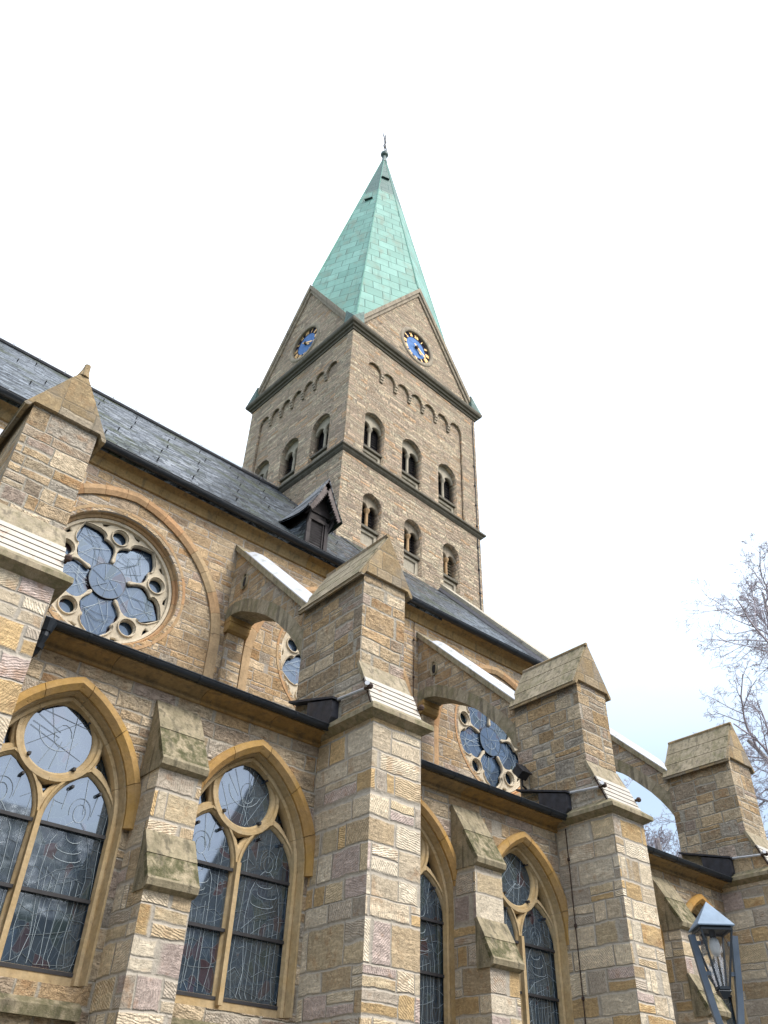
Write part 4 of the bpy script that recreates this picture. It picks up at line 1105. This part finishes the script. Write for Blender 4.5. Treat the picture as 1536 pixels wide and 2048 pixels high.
# ------------------------------------------------------------------ street lamp
def street_lamp():
    L = empty('street_lamp', (9.36, 5.35, 0), R(-42), 'blue grey post lantern with pyramid roof in front of the last buttress', 'lamp')
    zt, zb = 3.86, 3.30; ht, hb = .168, .055
    b = MB(); b.tube([(0, 0, 0), (0, 0, .9), (0, 0, .95), (0, 0, 2.6)], [.09, .09, .055, .05], 12); b.build('post', M['lampm'], L)
    b = MB()
    for s in (1, -1):
        pts = [(0, 0, 2.55), (s*.05, 0, 2.72), (s*.10, 0, 2.92), (s*.145, 0, 3.15), (s*.185, 0, 3.42), (s*.235, 0, 3.82)]
        b.loft([[Vector((p[0]-.034, -.03, p[2])), Vector((p[0]+.034, -.03, p[2])), Vector((p[0]+.034, .03, p[2])), Vector((p[0]-.034, .03, p[2]))] for p in pts])
        b.box(s*.18-.03, s*.18+.03, -.02, .02, 3.72, 3.76); b.box(s*.13-.03, s*.13+.03, -.02, .02, 3.42, 3.46)
    b.build('arm', M['lampm'], L)
    cor = lambda h_, z: [Vector((sx*h_, sy*h_, z)) for sx, sy in ((-1, -1), (1, -1), (1, 1), (-1, 1))]
    b = MB()
    for i in range(4):
        b.tube([cor(hb, zb)[i], cor(ht, zt)[i]], .014, 4)
    for h_, z, r_ in ((hb, zb, .02), (ht, zt, .016)):
        c = cor(h_, z)
        for i in range(4): b.tube([c[i], c[(i+1) % 4]], r_, 4)
    b.loft([cor(hb-.0, zb-.01), cor(hb+.012, zb-.03), cor(.02, zb-.10)])
    b.loft([cor(ht-.02, zt+.01), cor(ht+.0, zt+.02), cor(ht+.0, zt+.035), cor(ht-.03, zt+.038)])
    b.build('lantern_frame', M['lampd'], L)
    g = G('lantern_glass'); g.set(color=(.9, .95, 1.0), rough=.02, trans=1.0, ior=1.2)
    tr = g.n('BsdfTransparent'); mx = g.n('MixShader'); mx.inputs[0].default_value = .30
    g.t.links.new(tr.outputs[0], mx.inputs[1]); gl = g.n('BsdfGlossy'); gl.inputs['Roughness'].default_value = .03; g.t.links.new(gl.outputs[0], mx.inputs[2]); mx.inputs[0].default_value = .14
    g.t.links.new(mx.outputs[0], g.out.inputs[0])
    for i in range(4):
        b = MB(); c0, c1 = cor(hb, zb), cor(ht, zt); a, d = i, (i+1) % 4
        n = (c0[d]-c0[a]).cross(c1[a]-c0[a]).normalized()*.003
        b.loft([[c0[a], c0[d], c1[d], c1[a]], [c0[a]+n, c0[d]+n, c1[d]+n, c1[a]+n]]); b.build('glass_pane', g.m, L)
    b = MB(); e = .20; zr = zt+.04; c = cor(e, zr); apx = Vector((0, 0, zr+.275))
    lo = cor(e, zr-.012)
    b.add(c+[apx], [(0, 1, 4), (1, 2, 4), (2, 3, 4), (3, 0, 4)]); b.add(c+lo, [(0, 4, 5, 1), (1, 5, 6, 2), (2, 6, 7, 3), (3, 7, 4, 0), (4, 7, 6, 5)])
    b.build('lantern_roof', M['lampr'], L)
    b = MB(); b.tube([(0, 0, zt+.02), (0, 0, zt-.14)], .035, 8); b.build('bulb_holder', M['lampd'], L)
    gg = G('bulb_glass'); gg.set(color=(.85, .88, .9), rough=.15, spec=.8)
    b = MB()
    for k, (z, r_) in enumerate(((3.93, .07), (3.84, .085), (3.74, .08), (3.66, .05))): pass
    b.loft([[Vector((r_*math.cos(2*PI*k/12), r_*math.sin(2*PI*k/12), z)) for k in range(12)] for z, r_ in ((3.80, .03), (3.77, .05), (3.71, .06), (3.65, .05), (3.61, .015))])
    b.build('bulb', gg.m, L, smooth=True)
street_lamp()

# ------------------------------------------------------------------ bare plane trees
def bark():
    g = G('bark'); P = g.obj(); g.bump(g.noise(P, 9, 5), .02, .8)
    return g.set(color=g.ramp(g.noise(P, 3, 4), [(.35, (.20, .18, .18)), (.65, (.32, .29, .29))]), rough=.85)
BARK = bark(); g = G('twig'); TWIG = g.set(color=(.38, .34, .375), rough=.85)
def tree(loc, H, seed, lean, label):
    rs = random.Random(seed)
    root = empty('plane_tree', loc, 0, label, 'tree', 'bare trees beyond the church')
    tb = MB(); cb = MB(); sb_ = MB(); cnt = [0]
    def grow(p, d, ln, r, lev):
        pts = [p.copy()]; rs_ = [r]; n = max(3, int(ln/.45)) if lev < 4 else 3; dd = d.copy(); q = p.copy()
        for i in range(n):
            dd = (dd+Vector((rs.gauss(0, 1), rs.gauss(0, 1), rs.gauss(0, .7)+(.3 if lev in (1, 2) else -.02)))*((.03, .10, .15, .22, .28, .34, .4)[lev])).normalized()
            q = q+dd*(ln/n); pts.append(q.copy()); rs_.append(max(r*(1-.62*(i+1)/n), .0065))
        (tb if lev < 2 else cb).tube(pts, rs_, 7 if lev < 2 else (4 if lev < 4 else 3), cap=False)
        if lev >= 6: 
            if rs.random() < .012: sb_.sphere(q-Vector((0, 0, .05)), .035, 6)
            return
        kids_ = {0: 7, 1: 6, 2: 6, 3: 5, 4: 4, 5: 3}[lev]
        for k in range(kids_):
            t = .30+.70*(k+rs.random()*.6)/kids_ if lev else .42+.58*(k+rs.random()*.5)/kids_
            f = min(t, .999)*n; i = int(f); pp = pts[i].lerp(pts[i+1], f-i)
            d0 = (pts[i+1]-pts[i]).normalized(); az = rs.random()*2*PI; o = d0.orthogonal().normalized(); o = Matrix.Rotation(az, 3, d0) @ o
            a = R(rs.uniform(28, 62)); nd = (d0*math.cos(a)+o*math.sin(a)).normalized()
            sc = {0: .52, 1: .60, 2: .58, 3: .56, 4: .55, 5: .6}[lev]*rs.uniform(.75, 1.15)*(1.15-.5*t)
            grow(pp, nd, ln*sc, rs_[i]*.62, lev+1)
    grow(Vector((0, 0, 0)), (Vector((0, 0, 1))+Vector(lean)).normalized(), H*.75, H*.018, 0)
    tb.build('trunk', BARK, root); cb.build('crown', TWIG, root)
    if sb_.v: pieces(sb_, 'seed_ball', BARK, root)
    return root
tree((33.2, 11.0, 0), 27, 4, (-.02, .03, 0), 'tall bare tree with hanging seed balls at the right edge beyond the church')
tree((32.0, 19.0, 0), 17.5, 11, (-.02, 0, 0), 'bare tree seen low behind the last flying buttress')

# ------------------------------------------------------------------ house across the street (out of view, added for the aisle windows to mirror)
def house(x0, x1, y, h, ridge, label, wallc):
    Hs = empty('townhouse', ((x0+x1)/2, y, 0), 0, label, 'house', 'houses across the street'); w = (x1-x0)/2
    gm = G('render_wall'); gm.set(color=wallc, rough=.9)
    F = lambda a, b_, c: Vector((a, -c, b_))
    wins = [(-w+1.4+k*2.2, z) for k in range(int((2*w-1.5)/2.2)) for z in (1.0, 4.0, 7.0) if z+1.6 < h]
    fill('wall', [[(-w, 0), (w, 0), (w, h), (-w, h)]]+[[(a, z), (a+1.0, z), (a+1.0, z+1.5), (a, z+1.5)] for a, z in wins], 0, .4, gm.m, Hs, F)
    b = MB(); b.box(-w, -w+.4, -9, -.4, 0, h); b.box(w-.4, w, -9, -.4, 0, h); b.box(-w, w, -9.4, -9, 0, h)
    for s in (-w, w-.4): b.prism([(-9.2, h), (-.1, h), (-4.7, ridge)], s, s+.4, lambda p, q, d: Vector((d, p, q)))
    b.build('side_wall', gm.m, Hs)
    b = MB(); b.add([(-w-.3, .35, h-.1), (w+.3, .35, h-.1), (w+.3, -4.7, ridge), (-w-.3, -4.7, ridge), (-w-.3, -9.7, h-.1), (w+.3, -9.7, h-.1)], [(0, 1, 2, 3), (3, 2, 5, 4)]); b.build('roof', M['slate'], Hs)
    for a, z in wins:
        b = MB(); b.box(a, a+1.0, -.2, -.15, z, z+1.5); b.build('window', M['glass'], Hs)
    return Hs
house(-14, 15.8, -13.5, 9.0, 13.4, 'long dark rendered townhouse across the street', (.10, .09, .085))
house(16.2, 24.6, -13.5, 9.4, 13.6, 'narrow pale rendered townhouse across the street', (.20, .19, .18))
house(25.0, 50, -13.5, 14.5, 19.0, 'tall brown townhouse across the street', (.12, .10, .08))
